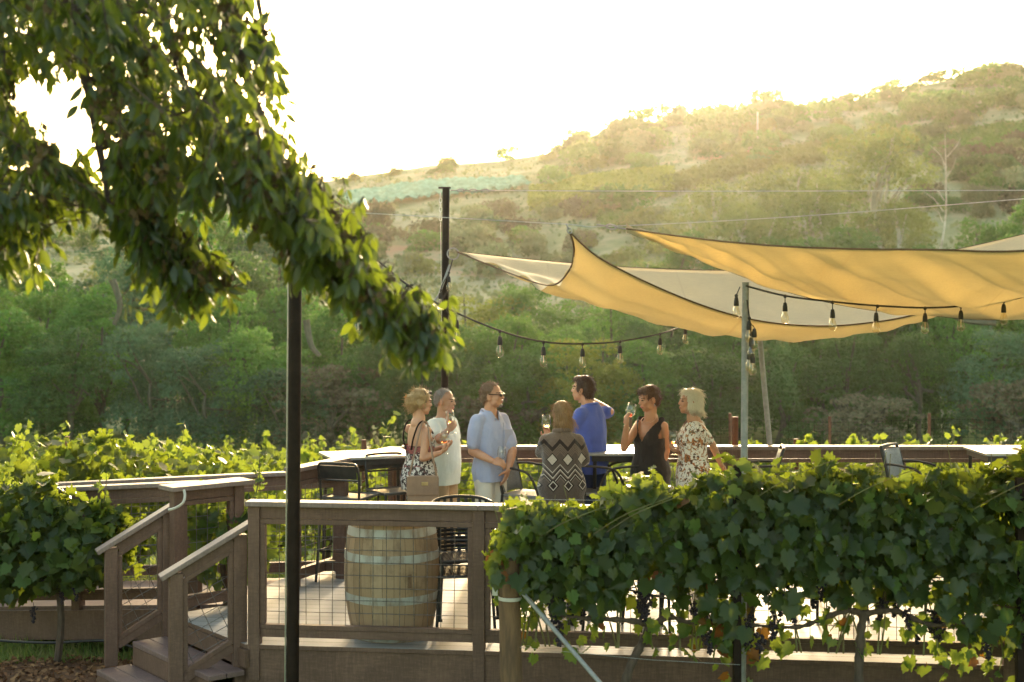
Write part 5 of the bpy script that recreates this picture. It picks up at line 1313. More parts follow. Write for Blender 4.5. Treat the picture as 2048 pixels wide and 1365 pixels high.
def cloth(name, c1, c2, scale=5, rough=.85, weave=120):
    m, nt, bs, out = new_mat(name)
    f = noise(nt, coords(nt), scale, 5); r = ramp(nt, f, [(.35, c1), (.65, c2)]); nt.links.new(r.outputs[0], bs.inputs['Base Color'])
    bs.inputs['Roughness'].default_value = rough; bs.inputs['Specular IOR Level'].default_value = .15; bs.inputs['Sheen Weight'].default_value = .25
    v = coords(nt, (1, 1, .5)); h = math_node(nt, 'ADD', math_node(nt, 'MULTIPLY', noise(nt, v, 9, 3, .5), 1.0), math_node(nt, 'MULTIPLY', noise(nt, coords(nt), weave, 2), .12)); bump(nt, bs, h, .6, .035); return m
def print_cloth(name, base, cols, scale, thr=.5, dist=.6):
    """fabric printed with irregular patches"""
    m, nt, bs, out = new_mat(name); v = coords(nt); last = None
    rgb = N(nt, 'ShaderNodeRGB'); rgb.outputs[0].default_value = (*base, 1); last = rgb.outputs[0]
    for i, (c, s, t) in enumerate(cols):
        mp = N(nt, 'ShaderNodeMapping'); mp.inputs['Location'].default_value = (3.1 * i, 1.7 * i, .9 * i); nt.links.new(v, mp.inputs[0])
        n = N(nt, 'ShaderNodeTexNoise'); n.inputs['Scale'].default_value = s; n.inputs['Detail'].default_value = 3; n.inputs['Distortion'].default_value = dist; nt.links.new(mp.outputs[0], n.inputs['Vector'])
        g = ramp(nt, n.outputs['Fac'], [(t, (0, 0, 0)), (t + .025, (1, 1, 1))]); mx = N(nt, 'ShaderNodeMix', data_type='RGBA'); nt.links.new(g.outputs[0], mx.inputs[0]); nt.links.new(last, mx.inputs[6]); mx.inputs[7].default_value = (*c, 1); last = mx.outputs[2]
    nt.links.new(last, bs.inputs['Base Color']); bs.inputs['Roughness'].default_value = .8; bs.inputs['Specular IOR Level'].default_value = .15
    bump(nt, bs, noise(nt, coords(nt, (1, 1, .5)), 9, 3, .5), .5, .02); return m

def cardigan_mat(theta):
    m, nt, bs, out = new_mat('cardigan_knit')
    tc = N(nt, 'ShaderNodeTexCoord'); mp = N(nt, 'ShaderNodeMapping'); mp.inputs['Rotation'].default_value = (0, 0, -theta); nt.links.new(tc.outputs['Object'], mp.inputs[0])
    sp = N(nt, 'ShaderNodeSeparateXYZ'); nt.links.new(mp.outputs[0], sp.inputs[0]); X, Z = sp.outputs[0], sp.outputs[2]
    per = .138
    tri = math_node(nt, 'MULTIPLY', math_node(nt, 'ABSOLUTE', math_node(nt, 'SUBTRACT', math_node(nt, 'FRACT', math_node(nt, 'DIVIDE', math_node(nt, 'ADD', X, 5.0 * per + per * .25), per)), .5)), 2.0)   # 0..1
    z1 = math_node(nt, 'SUBTRACT', math_node(nt, 'SUBTRACT', Z, math_node(nt, 'MULTIPLY', tri, .075)), .085)
    base = (.155, .108, .082); dark = (.03, .02, .017); pale = (.50, .43, .36); mid = (.10, .072, .058)
    def rel(z): return max(0, min(1, (z - .70) / .75))
    bands = [(.70, mid), (.80, base), (.815, dark), (.83, pale), (.84, dark), (.86, base), (.875, pale), (.885, dark), (.905, mid), (.92, pale), (.93, mid), (.945, mid), (1.035, base), (1.05, mid), (1.06, base), (1.07, mid), (1.08, base), (1.09, mid), (1.10, base), (1.115, dark), (1.155, base), (1.40, base)]
    r = ramp(nt, math_node(nt, 'DIVIDE', math_node(nt, 'SUBTRACT', z1, .70), .75), [(rel(z), c) for z, c in bands], 'CONSTANT')
    def diamond(z0, h, w, off):
        tx = math_node(nt, 'ABSOLUTE', math_node(nt, 'SUBTRACT', math_node(nt, 'FRACT', math_node(nt, 'DIVIDE', math_node(nt, 'ADD', X, 5.0 * per + off), per)), .5))
        a = math_node(nt, 'DIVIDE', math_node(nt, 'MULTIPLY', tx, per), w); b = math_node(nt, 'DIVIDE', math_node(nt, 'ABSOLUTE', math_node(nt, 'SUBTRACT', Z, z0)), h); return math_node(nt, 'ADD', a, b)
    last = r.outputs[0]
    for z0, h, w_, off, c in ((1.13, .062, .052, per * .25, dark), (1.13, .050, .042, per * .25, pale), (.90, .06, .055, per * .25, dark), (.90, .045, .04, per * .25, pale), (.90, .033, .03, per * .25, dark)):
        d = math_node(nt, 'LESS_THAN', diamond(z0, h, w_, off), 1.0); mx = N(nt, 'ShaderNodeMix', data_type='RGBA'); nt.links.new(d, mx.inputs[0]); nt.links.new(last, mx.inputs[6]); mx.inputs[7].default_value = (*c, 1); last = mx.outputs[2]
    nz = noise(nt, coords(nt), 70, 3); mm = N(nt, 'ShaderNodeMix', data_type='RGBA', blend_type='MULTIPLY'); mm.inputs[0].default_value = .5; nt.links.new(last, mm.inputs[6]); rr = ramp(nt, nz, [(.3, (.7, .7, .7)), (.7, (1.15, 1.15, 1.15))]); nt.links.new(rr.outputs[0], mm.inputs[7])
    nt.links.new(mm.outputs[2], bs.inputs['Base Color']); bs.inputs['Roughness'].default_value = .95; bs.inputs['Specular IOR Level'].default_value = .1; bs.inputs['Sheen Weight'].default_value = .4
    bump(nt, bs, math_node(nt, 'ADD', nz, noise(nt, coords(nt, (1, 1, .5)), 8, 3)), .5, .015); return m

def remeshed(mb, off, voxel, smooth=4, disp=None, name='body'):
    me = mb.mesh(name, off); ob = bpy.data.objects.new(name + '_tmp', me); COL.objects.link(ob)
    r = ob.modifiers.new('r', 'REMESH'); r.mode = 'VOXEL'; r.voxel_size = voxel; r.use_smooth_shade = True
    if smooth: s = ob.modifiers.new('s', 'SMOOTH'); s.factor = .5; s.iterations = smooth
    dg = bpy.context.evaluated_depsgraph_get(); ev = ob.evaluated_get(dg); out = bpy.data.meshes.new_from_object(ev, depsgraph=dg)
    bpy.data.objects.remove(ob); bpy.data.meshes.remove(me)
    if disp:
        amp, fr, stretch = disp; n = len(out.vertices); co = np.empty(n * 3, np.float32); out.vertices.foreach_get('co', co); co = co.reshape(-1, 3); no = np.empty(n * 3, np.float32); out.vertex_normals.foreach_get('vector', no); no = no.reshape(-1, 3)
        h = np.array([mnoise.noise(Vector((c[0] * fr, c[1] * fr, c[2] * fr * stretch))) + .5 * mnoise.noise(Vector((c[0] * fr * 2.3 + 7, c[1] * fr * 2.3, c[2] * fr * 2.3 * stretch))) for c in co])
        co = co + no * (h * amp)[:, None]; out.vertices.foreach_set('co', co.astype(np.float32).ravel()); out.update()
    out.polygons.foreach_set('use_smooth', np.ones(len(out.polygons), bool)); out.name = name
    return out

def cut_faces(me, pred):
    """drop the faces of a garment that lie in its openings"""
    bm = bmesh.new(); bm.from_mesh(me); dead = [f for f in bm.faces if pred(f.calc_center_median())]
    bmesh.ops.delete(bm, geom=dead, context='FACES'); bm.to_mesh(me); bm.free(); return me

MALE = [(.84, .150, .105, 0), (.92, .160, .112, 0), (1.00, .152, .112, .006), (1.10, .148, .112, .012), (1.22, .160, .114, .008), (1.31, .166, .108, 0), (1.38, .150, .094, -.008), (1.425, .115, .080, -.012), (1.46, .080, .068, -.012), (1.49, .060, .060, -.006), (1.51, .058, .058, -.004)]
FEM = [(.84, .155, .12, 0), (.92, .178, .125, -.005), (1.00, .160, .115, 0), (1.09, .132, .098, .006), (1.18, .138, .10, .006), (1.27, .152, .112, .012), (1.35, .142, .092, 0), (1.40, .105, .076, -.010), (1.435, .068, .060, -.010), (1.465, .050, .052, -.004), (1.49, .048, .050, -.002)]

class Person:
    def __init__(s, label, base, theta, H, sex, skin, head_theta=None, head_pitch=0, bulk=1.0, head_off=(0, .025), lean=(0, 0)):
        s.t = thing('person', label, 'person', (base[0], base[1], 0), 'people standing on the deck'); s.b = Vector((base[0], base[1], 0)); s.k = H / 1.75; s.sex = sex; s.bulk = bulk
        s.Rz = Matrix.Rotation(theta, 3, 'Z'); s.ex = s.Rz @ Vector((1, 0, 0)); s.ey = s.Rz @ Vector((0, 1, 0)); s.th = theta; s.lean = lean
        s.prof = MALE if sex == 'm' else FEM; s.skin = skin
        s.hth = theta if head_theta is None else head_theta; s.HM = Matrix.Rotation(s.hth, 3, 'Z') @ Matrix.Rotation(head_pitch, 3, 'X')
        s.neck = s.L(head_off[0] * .5, -.005 + head_off[1] * .3, 1.475); s.hc = s.L(head_off[0], head_off[1], 1.618)
        s.body = MB(); s.sw = (.172 if sex == 'm' else .150) * bulk ** .5; s.arms = []
        s.hands = []
    def L(s, x, y, z):
        q = max(0, (z - .9) / .6); return s.b + s.Rz @ Vector(((x + s.lean[0] * q) * s.k, (y + s.lean[1] * q) * s.k, z * s.k))
    def Hd(s, x, y, z): return s.hc + s.HM @ Vector((x * s.k, y * s.k, z * s.k))
    def ring(s, z, inf=0):
        pr = s.prof; zs = [p[0] for p in pr]
        a, b, yo = (np.interp(z, zs, [p[i] for p in pr]) for i in (1, 2, 3)); w_ = s.bulk if z < 1.42 else 1
        return (s.L(0, yo, z), (a * w_ + inf) * s.k, (b * w_ + inf) * s.k, s.ex, s.ey)
    def torso(s, mb, z0, z1, inf, n=16, flare=0):
        mb.loft([s.ring(z0 + (z1 - z0) * i / n, inf + flare * (1 - i / n)) for i in range(n + 1)], 28)
        if s.sex == 'f':
            for sx in (-1, 1): 
                if z1 > 1.3: mb.ell(s.L(sx * .066, .068, 1.245), ((.060 + inf) * s.k, (.060 + inf) * s.k, (.070 + inf) * s.k), s.Rz)
    def shoulder(s, side): return s.L(side * s.sw, -.012, 1.385 if s.sex == 'm' else 1.365)
    def arm(s, side, elbow, wrist):
        sh = s.shoulder(side); e, w_ = Vector(elbow), Vector(wrist); f = 1.0 if s.sex == 'm' else .84; k = s.k
        s.body.cap(sh, e, .052 * f * k, .042 * f * k); s.body.cap(e, e.lerp(w_, .35), .043 * f * k, .043 * f * k); s.body.cap(e.lerp(w_, .35), w_, .043 * f * k, .028 * f * k); s.arms.append((side, sh, e, w_))
        s.body.ell(sh, (.052 * f * k,) * 3)
    def hand(s, side, wrist, fdir, pn, curl=.9, spread=1.0):
        """palm, four bent fingers and a thumb; pn points out of the palm"""
        f = Vector(fdir).normalized(); p = Vector(pn); p = (p - f * p.dot(f)).normalized(); ac = f.cross(p) ; k = s.k * (1.06 if s.sex == 'm' else .95); w_ = Vector(wrist)
        Mx = Matrix((ac, f, p)).transposed()
        s.body.ell(w_ + f * .045 * k, (.040 * k, .055 * k, .018 * k), Mx, 12, 8)
        for i, ln in enumerate((.068, .078, .073, .056)):
            o = w_ + f * (.083 - (.008 if i in (0, 3) else 0)) * k + ac * ((-.029 + .0195 * i) * spread * k) ; d = f.copy(); c = curl * (1 + .08 * (i - 1.5)); rr = .0098 * k
            for j, fr in enumerate((.45, .32, .23)):
                d = (d * math.cos(c * (.75 if j else .6)) + (p * math.cos(0) ) * math.sin(c * (.75 if j else .6))).normalized() if j == 0 else (Matrix.Rotation(c * .8, 3, ac) @ d if (Matrix.Rotation(c * .8, 3, ac) @ d).dot(p) > d.dot(p) - 1 and (Matrix.Rotation(.1, 3, ac) @ f).dot(p) > 0 else Matrix.Rotation(-c * .8, 3, ac) @ d)
                e = o + d * (ln * fr * k); s.body.cap(o, e, rr, rr * .9, 8); o = e; rr *= .92
        sd = side
        o = w_ + f * .028 * k + ac * (sd * .034 * k); d = (f * .6 + ac * (sd * .55) + p * .6).normalized(); e = o + d * .042 * k; s.body.cap(o, e, .0135 * k, .0115 * k, 8)
        d2 = (f * .75 - ac * (sd * .25) + p * .65).normalized(); s.body.cap(e, e + d2 * .032 * k, .0112 * k, .009 * k, 8)
        s.hands.append(w_ + f * .075 * k + p * .034 * k); return s.hands[-1]
    def legs(s, mb, inf, zlow=.07, sep=.095, top=.93):
        for sx in (-1, 1):
            hip, kn, an = s.L(sx * .078, 0, top - .04), s.L(sx * (sep + .005), .015, .5), s.L(sx * (sep + .01), -.02, zlow)
            f = s.bulk * (1 if s.sex == 'm' else .95)
            mb.cap(hip, kn, (.078 * f + inf) * s.k, (.058 * f + inf) * s.k, 16); mb.cap(kn, an, (.058 * f + inf) * s.k, (.040 + inf * 1.3) * s.k, 16)
    def head(s, smile=True, beard=False):
        b = s.body; k = s.k; H = s.Hd; RM = s.HM
        def E(x, y, z, rx, ry, rz): b.ell(H(x, y, z), (rx * k, ry * k, rz * k), RM, 16, 11)
        fm = 1.0 if s.sex == 'm' else .95
        E(0, -.014, .035, .076, .096, .084); E(0, .022, -.018, .063 * fm, .072, .094); E(0, .045, -.072, .044 * fm, .040, .034); E(0, .062, -.092, .022 * fm, .022, .018)
        for sx in (-1, 1):
            E(sx * .036, .060, -.022, .024, .024, .026); E(sx * .045, .03, -.062, .022, .034, .03); E(sx * .030, .078, .030, .022, .014, .008)
            E(sx * .077, -.012, -.012, .011, .020, .032); b.cap(H(sx * .015, .102, -.020), H(sx * .006, .106, -.022), .008 * k, .008 * k, 8)
            E(sx * .030, .078, .008, .013, .010, .008)
        b.cap(H(0, .084, .022), H(0, .101, -.016), .0085 * k, .0112 * k, 10); b.cap(H(0, .100, -.018), H(0, .090, -.028), .010 * k, .009 * k, 8)
        E(0, .086, -.052, .024, .013, .0062); E(0, .084, -.064, .021, .013, .0068); E(0, -.0, .06, .066, .07, .05)
        b.cap(H(0, -.022, -.06), s.neck + s.ey * -.006 * k, .053 * k * fm, .060 * k * fm, 16); b.cap(s.neck, s.L(0, -.012, 1.43), .06 * k * fm, .075 * k * fm, 16)
    def finish_body(s, legs=True):
        s.torso(s.body, .86, 1.50, -.012)
        if legs: s.legs(s.body, -.008)
        me = remeshed(s.body, s.t.location, .0062, 3, None, 'body'); me.materials.append(s.skin)
        for m_ in (FACE['eye'], FACE['lip'], FACE['white'], FACE['teeth']): me.materials.append(m_)
        inv = s.HM.transposed(); hc = s.hc - s.t.location; n = len(me.polygons); ctr = np.empty(n * 3, np.float32); me.polygons.foreach_get('center', ctr); c = ctr.reshape(-1, 3) - np.array(hc); c = c @ np.array(inv).T / s.k
        ax = np.abs(c[:, 0]); idx = np.zeros(n, np.int32); fr = c[:, 1] > .05
        idx[fr & (((ax - .030) / .0135) ** 2 + ((c[:, 2] - .007) / .0058) ** 2 < 1)] = 1
        idx[fr & (((ax - .030) / .024) ** 2 + ((c[:, 2] - .034 + .004 * (ax / .03)) / .0042) ** 2 < 1)] = 1
        idx[fr & ((ax / .023) ** 2 + ((c[:, 2] + .058) / .0085) ** 2 < 1)] = 2
        me.polygons.foreach_set('material_index', idx)
        return link_mesh('body', me, None, s.t)
    def garment(s, name, mb, mat, voxel=.009, smooth=11, disp=(.010, 8, .55), cut=None, thick=0):
        me = remeshed(mb, s.t.location, voxel, smooth, disp, name)
        if cut:
            lo = s.t.location; inv = s.Rz.transposed(); cut_faces(me, lambda c: cut(*(((inv @ c)) / s.k)))
        me.materials.append(mat); o = link_mesh(name, me, None, s.t)
        if thick: md = o.modifiers.new('thick', 'SOLIDIFY'); md.thickness = thick; md.offset = 1
        return o
    def sleeve(s, mb, idx, frac, r0, r1, fore=0):
        side, sh, e, w_ = s.arms[idx]; k = s.k
        if fore: mb.cap(sh, e, r0 * k, r1 * k, 14); mb.cap(e, e.lerp(w_, fore), r1 * k, r1 * .86 * k, 14)
        else: mb.cap(sh, sh.lerp(e, frac), r0 * k, r1 * k, 14)
        mb.ell(sh, (r0 * k,) * 3); mb.cap(sh + Vector((0, 0, -.004)), s.L(side * .06, -.012, 1.405), (r0 - .006) * k, .058 * k, 14)
    def hair(s, prims, mat, strands=260, slen=.05, disp=(.006, 26, .5), down=(0, -.3, -1), wild=.35, cut=None, smooth=2):
        """prims: ellipsoids in the head frame (x, y, z, rx, ry, rz)"""
        mb = MB(); k = s.k
        for p in prims: mb.ell(s.Hd(*p[:3]), tuple(q * k for q in p[3:6]), s.HM, 16, 11)
        me = remeshed(mb, s.t.location, .006, smooth, disp, 'hair')
        if cut: inv = s.HM.transposed(); hc = s.hc - s.t.location; cut_faces(me, lambda c: cut(*((inv @ (c - hc)) / k)))
        n = len(me.vertices); co = np.empty(n * 3, np.float32); me.vertices.foreach_get('co', co); co = co.reshape(-1, 3); no = np.empty(n * 3, np.float32); me.vertex_normals.foreach_get('vector', no); no = no.reshape(-1, 3)
        rd = random.Random(n); st = MB(); strands = int(strands * 1.6); D = s.HM @ Vector(down)
        for i in range(strands):
            v_ = rd.randrange(n); p = Vector(co[v_]); nn = Vector(no[v_]); d = (D - nn * D.dot(nn)); d = d.normalized() if d.length > .05 else nn.cross(Vector((1, .2, 0))).normalized()
            d = (d + Vector((rd.gauss(0, wild), rd.gauss(0, wild), rd.gauss(0, wild)))).normalized(); l = slen * rd.uniform(.5, 1.3)
            st.tube([p - nn * .004, p + d * l * .35 + nn * .004, p + d * l * .7 + nn * rd.uniform(.002, .008), p + d * l + nn * rd.uniform(-.002, .014)], [.0019, .0017, .0012, .0004], 3, caps=False)
        me.materials.append(mat); o = link_mesh('hair', me, None, s.t)
        sm = st.mesh('loose_strands'); sm.materials.append(mat); so_ = link_mesh('loose_strands', sm, None, o)
        return o
    def child(s, name, mb, mat, smooth=True, parent=None): return mb.build(name, mat, parent or s.t, smooth)
    def shoes(s, mat):
        for sx in (-1, 1):
            q = MB(); q.ell(s.L(sx * .105, .045, .05), (.047 * s.k, .135 * s.k, .05 * s.k), s.Rz); q.ell(s.L(sx * .105, -.02, .075), (.045 * s.k, .06 * s.k, .06 * s.k), s.Rz); me = remeshed(q, s.t.location, .012, 2, None, 'shoe'); me.materials.append(mat); link_mesh('shoe', me, None, s.t)

def wine_glass(label, at, tilt, level, wine, s=1.0, grip=.075):
    """at: the held point, grip metres above the foot; tilt: direction of the glass axis"""
    d = Vector(tilt).normalized(); x, y, _ = frame_of(d); Mx = Matrix((x, y, d)).transposed(); o = Vector(at) - d * grip * s
    t = thing('wine_glass', label, 'wine glass', o, 'wine glasses in the hands of the group')
    out = [(.0335, 0), (.034, .002), (.02, .005), (.006, .010), (.0038, .02), (.0036, .075), (.006, .088), (.020, .096), (.034, .112), (.041, .135), (.0415, .155), (.038, .185), (.033, .212)]
    inn = [(.0318, .212), (.0368, .185), (.0402, .155), (.0398, .135), (.0328, .1135), (.019, .0985), (.0008, .094)]
    mb = MB(); mb.lathe([(r * s, z * s) for r, z in out + inn], o, 26, Mx, caps=True); mb.build('bowl', M['glass'], t, True, angle=0)
    if level:
        zz = .096 + level * .06; rr = np.interp(zz, [.094, .0985, .1135, .135, .155], [.001, .019, .0328, .0398, .0402]) - .0006
        pr = [(.0008, .0946)] + [(float(np.interp(z, [.094, .0985, .1135, .135, .155], [.001, .019, .0328, .0398, .0402])) - .0006, z) for z in np.linspace(.0985, zz, 5)] + [(.0005, zz)]
        mb = MB(); mb.lathe([(r * s, z * s) for r, z in pr], o, 24, Mx); mb.build('wine', M[wine], t, True, angle=0)
    return t
def X_(px, Y): return (px - 1024) / F * Y

# ---- blonde woman with shoulder bag
Y = 13.2
p = Person('blonde woman with pinned up hair and a tan shoulder bag, seen from behind', (X_(838, Y), Y + .02), R(-52), 1.74, 'f', SK['fair'], R(-62), R(-4), 1.0)
eL = P(846, 917, Y - .16); wL = P(880, 906, Y - .12)
p.arm(1, eL, wL); h1 = p.hand(1, wL, P(896, 897, Y - .08) - wL, (0.1, .5, .85), .9)
eR = P(862, 905, Y + .28); wR = P(884, 895, Y + .12); p.arm(-1, eR, wR); p.hand(-1, wR, (.8, -.5, .2), (0.3, -.4, .8), .7)
p.head(); p.finish_body()
mb = MB(); p.torso(mb, .80, 1.30, .010, 16, .02); p.garment('sundress', mb, print_cloth('dress_print', (.62, .56, .50), [((.10, .07, .065), 26, .49), ((.28, .10, .09), 17, .60), ((.03, .022, .022), 40, .56)], 20), cut=lambda x, y, z: z > 1.19 + .10 * max(0, min(1, (y + .02) / .08)) or z < .81)
mb = MB(); p.torso(mb, 1.11, 1.23, .016, 6); p.garment('bodice_band', mb, print_cloth('bodice_print', (.30, .09, .08), [((.10, .05, .05), 30, .52), ((.55, .35, .28), 24, .62)], 20), cut=lambda x, y, z: z > 1.222 or z < 1.115)
mb = MB(); p.legs(mb, .015, .35); p.garment('skirt', mb, bpy.data.materials['dress_print'])
for sx in (-1, 1):
    mb = MB(); mb.tube(catmull([p.L(sx * .045, -.118, 1.19), p.L(sx * .085, -.122, 1.30), p.L(sx * .10, -.075, 1.425), p.L(sx * .098, -.0, 1.445), p.L(sx * .085, .10, 1.33)], 6), .0085, 6); p.child('shoulder_strap', mb, M['steel_dark'])
p.hair([(0, -.022, .045, .084, .100, .086), (0, -.085, .02, .066, .058, .068), (0, -.115, .0, .046, .045, .055), (0, -.09, -.045, .052, .045, .05), (0, -.03, .10, .058, .07, .036), (.0, -.12, .045, .035, .035, .035), (.065, -.03, .0, .022, .05, .05), (-.065, -.03, .0, .022, .05, .05)], HM['blonde'], 420, .05, (.011, 30, .8), (0, -.7, -.6), .6, cut=lambda x, y, z: y > .045 and z < .07)
mb = MB(); 
for i in range(7): a = i * .9; mb.ell(p.Hd(-.03 + .016 * math.cos(a), -.142 + .008 * math.sin(a * 2), .035 + .018 * math.sin(a)), (.012, .008, .012), p.HM, 8, 6)
p.child('hair_flower', mb, pm('flower', (.75, .34, .05), (.6, .2, .04), 30, .6))
mb = MB(); mb.tube([p.Hd(.081 * math.cos(a), .01 - .008 * math.sin(a), .035 + .092 * math.sin(a)) for a in np.linspace(-.35, 3.49, 16)], .0035, 6); mb.ell(p.Hd(.03, .07, .10), (.022, .014, .014), p.HM, 10, 7); mb.ell(p.Hd(-.03, .07, .10), (.022, .014, .014), p.HM, 10, 7); p.child('sunglasses', mb, M['black'])
p.shoes(M['steel_dark'])
wine_glass('wine glass held low by the blonde woman', h1, (-.04, .0, 1), .45, 'rose_wine', 1.0, .07)
# bag
bagm = pm('bag_leather', (.30, .19, .12), (.25, .155, .10), 12, .5, .3)
bc = P(846, 985, Y - .30); t = thing('shoulder_bag', 'tan leather shoulder bag with a brass clasp hanging at the blonde woman’s hip', 'bag', bc)
Mb = Matrix.Rotation(R(6), 3, 'Z')
mb = MB(); mb.box(bc, (.285, .09, .30), M=Mb); mb.build('pouch', bagm, t, bevel=.02)
mb = MB(); mb.box(bc + Vector((0, -.052, .065)), (.288, .012, .17), M=Mb); mb.build('flap', pm('bag_flap', (.28, .175, .11), (.23, .14, .09), 12, .5, .3), t, bevel=.005)
mb = MB(); mb.box(bc + Vector((.02, -.062, .085)), (.06, .01, .032), M=Mb); mb.build('clasp', pm('brass', (.55, .42, .22), (.45, .33, .15), 20, .35, 0, .8), t, bevel=.002)
mb = MB(); sh = p.L(.125, -.03, 1.435)
for a, b in ((bc + Vector((-.125, .0, .14)), sh + Vector((-.02, -.03, .0))), (bc + Vector((.125, .0, .14)), sh + Vector((.03, -.0, .005)))): 
    mdl = a.lerp(b, .5) + Vector((0, -.055, 0)); mb.tube(catmull([a, a.lerp(mdl, .6) + Vector((0, -.02, 0)), mdl, b], 5), .0095, 6)
mb.tube([sh + Vector((-.02, -.03, 0)), sh + Vector((0, -.0, .022)), sh + Vector((.03, 0, .005))], .0095, 6); mb.build('strap', bagm, t, True)
mb = MB()

# ---- man in the pale mint tee
Y = 13.72
p = Person('grey haired man in a pale v-neck tee and khaki trousers', (X_(886, Y), Y), R(-118), 1.715, 'm', SK['olive'], R(-108), R(-3), 1.08)
e1 = P(880, 880, Y - .32); w1 = P(896, 861, Y - .30)
p.arm(1, e1, w1); h2 = p.hand(1, w1, P(907, 850, Y - .27) - w1, (.2, .75, .5), 1.0)
p.arm(-1, P(914, 890, Y + .16), P(905, 905, Y - .02)); p.hand(-1, P(905, 905, Y - .02), (-.5, -.8, 0), (0, .3, -1), .7)
p.head(); p.finish_body()
mb = MB(); p.torso(mb, .80, 1.475, .016, 18, .020); mb.ell(p.L(0, .09, 1.02), (.14 * p.k, .085 * p.k, .16 * p.k), p.Rz); p.sleeve(mb, 0, .62, .071, .064); p.sleeve(mb, 1, .62, .071, .064)
p.garment('tee_shirt', mb, cloth('mint_cotton', (.62, .68, .62), (.56, .62, .57), 5), cut=lambda x, y, z: (z > 1.462 and abs(x) < .12) or (y > .02 and z > 1.36 + abs(x) * 1.35) or z < .81)
mb = MB(); p.torso(mb, .84, .98, .012, 6); p.legs(mb, .022); p.garment('trousers', mb, cloth('khaki_twill', (.40, .28, .16), (.34, .235, .13), 6))
p.hair([(0, -.018, .041, .0795, .097, .084), (0, -.05, .0, .079, .065, .065)], HM['grey'], 420, .016, (.005, 46, 1), (0, -.4, -1), .7, cut=lambda x, y, z: y > .034 - max(0, .100 - z) * .75 + .012 * math.sin(x * 90) or z < -.06)
p.shoes(M['steel_dark'])
wine_glass('tilted wine glass raised at the chest of the man in the pale tee', h2, (-.18, -.05, 1), .35, 'rose_wine', 1.05, .085)

# ---- man in the light blue shirt
Y = 13.5
p = Person('man with wraparound sunglasses in a light blue short sleeved shirt and pale trousers', (X_(981, Y), Y), R(-132), 1.79, 'm', SK['fair'], R(-108), R(3), .95)
e1 = P(945, 903, Y - .14); w1 = P(985, 922, Y - .30)
p.arm(1, e1, w1); h3 = p.hand(1, w1, P(1003, 926, Y - .32) - w1, (.15, .55, -.6), 1.0)
p.arm(-1, P(1025, 902, Y - .02), P(1017, 938, Y - .10)); p.hand(-1, P(1017, 938, Y - .10), (-.3, -.1, -1), (-.6, .2, 0), .3)
p.head(); p.finish_body()
mb = MB(); p.torso(mb, .825, 1.485, .015, 18, .022); p.sleeve(mb, 0, .74, .073, .074); p.sleeve(mb, 1, .74, .073, .074)
shirt = p.garment('shirt', mb, cloth('blue_linen', (.42, .45, .62), (.36, .39, .56), 8), cut=lambda x, y, z: (z > 1.475 and abs(x) < .1) or (y > .03 and z > 1.39 + abs(x) * 1.6) or z < .833, disp=(.015, 7, .55))
mb = MB()
for sx in (-1, 1): mb.add([p.L(sx * .012, .098, 1.405), p.L(sx * .062, .088, 1.378), p.L(sx * .088, .035, 1.455), p.L(sx * .06, -.055, 1.50), p.L(sx * .05, .055, 1.478)], [(0, 1, 2, 4), (4, 2, 3)])
mb.add([p.L(-.06, -.055, 1.50), p.L(.06, -.055, 1.50), p.L(.085, -.06, 1.462), p.L(-.085, -.06, 1.462)], [(0, 1, 2, 3)])
o = p.child('collar', mb, bpy.data.materials['blue_linen'], True); o.modifiers.new('thick', 'SOLIDIFY').thickness = .006
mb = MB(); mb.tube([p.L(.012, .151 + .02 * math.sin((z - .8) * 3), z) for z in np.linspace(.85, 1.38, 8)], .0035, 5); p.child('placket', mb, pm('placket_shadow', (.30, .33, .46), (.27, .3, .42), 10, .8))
mb = MB(); mb.box(p.L(-.085, .148, 1.25), (.11 * p.k, .008, .12 * p.k), M=p.Rz); p.child('chest_pocket', mb, bpy.data.materials['blue_linen'], False)
mb = MB(); p.torso(mb, .84, .98, .010, 6); p.legs(mb, .026); p.garment('trousers', mb, cloth('pale_chino', (.74, .68, .58), (.66, .60, .50), 6))
p.hair([(0, -.020, .043, .081, .097, .086), (0, -.055, -.01, .078, .060, .075)], HM['sandy'], 460, .026, (.006, 42, 1), (0, -.5, -1), .7, cut=lambda x, y, z: y > .050 - max(0, .100 - z) * .75 + .010 * math.sin(x * 110) or z < -.075)
mb = MB(); mb.tube(catmull([p.Hd(-.08, -.01, .018), p.Hd(-.072, .05, .014), p.Hd(-.05, .094, .010), p.Hd(0, .108, .013), p.Hd(.05, .094, .010), p.Hd(.072, .05, .014), p.Hd(.08, -.01, .018)], 5), .0042, 6)
for sx in (-1, 1): mb.ell(p.Hd(sx * .036, .096, .006), (.030 * p.k, .013 * p.k, .0165 * p.k), p.HM, 12, 8)
p.child('sunglasses', mb, pm('dark_lens', (.012, .012, .014), (.02, .018, .018), 10, .12))
mb = MB(); mb.ell(p.Hd(0, .072, -.093), (.026 * p.k, .022 * p.k, .020 * p.k), p.HM); mb.ell(p.Hd(0, .091, -.043), (.024 * p.k, .009 * p.k, .004 * p.k), p.HM)
me = remeshed(mb, p.t.location, .004, 1, (.002, 60, 1), 'goatee'); me.materials.append(HM['grey']); link_mesh('goatee', me, None, p.t)
p.shoes(M['steel_dark'])
wine_glass('wine glass held upright at the waist of the man in light blue', h3, (.05, 0, 1), .0, 'white_wine', 1.0, .04)

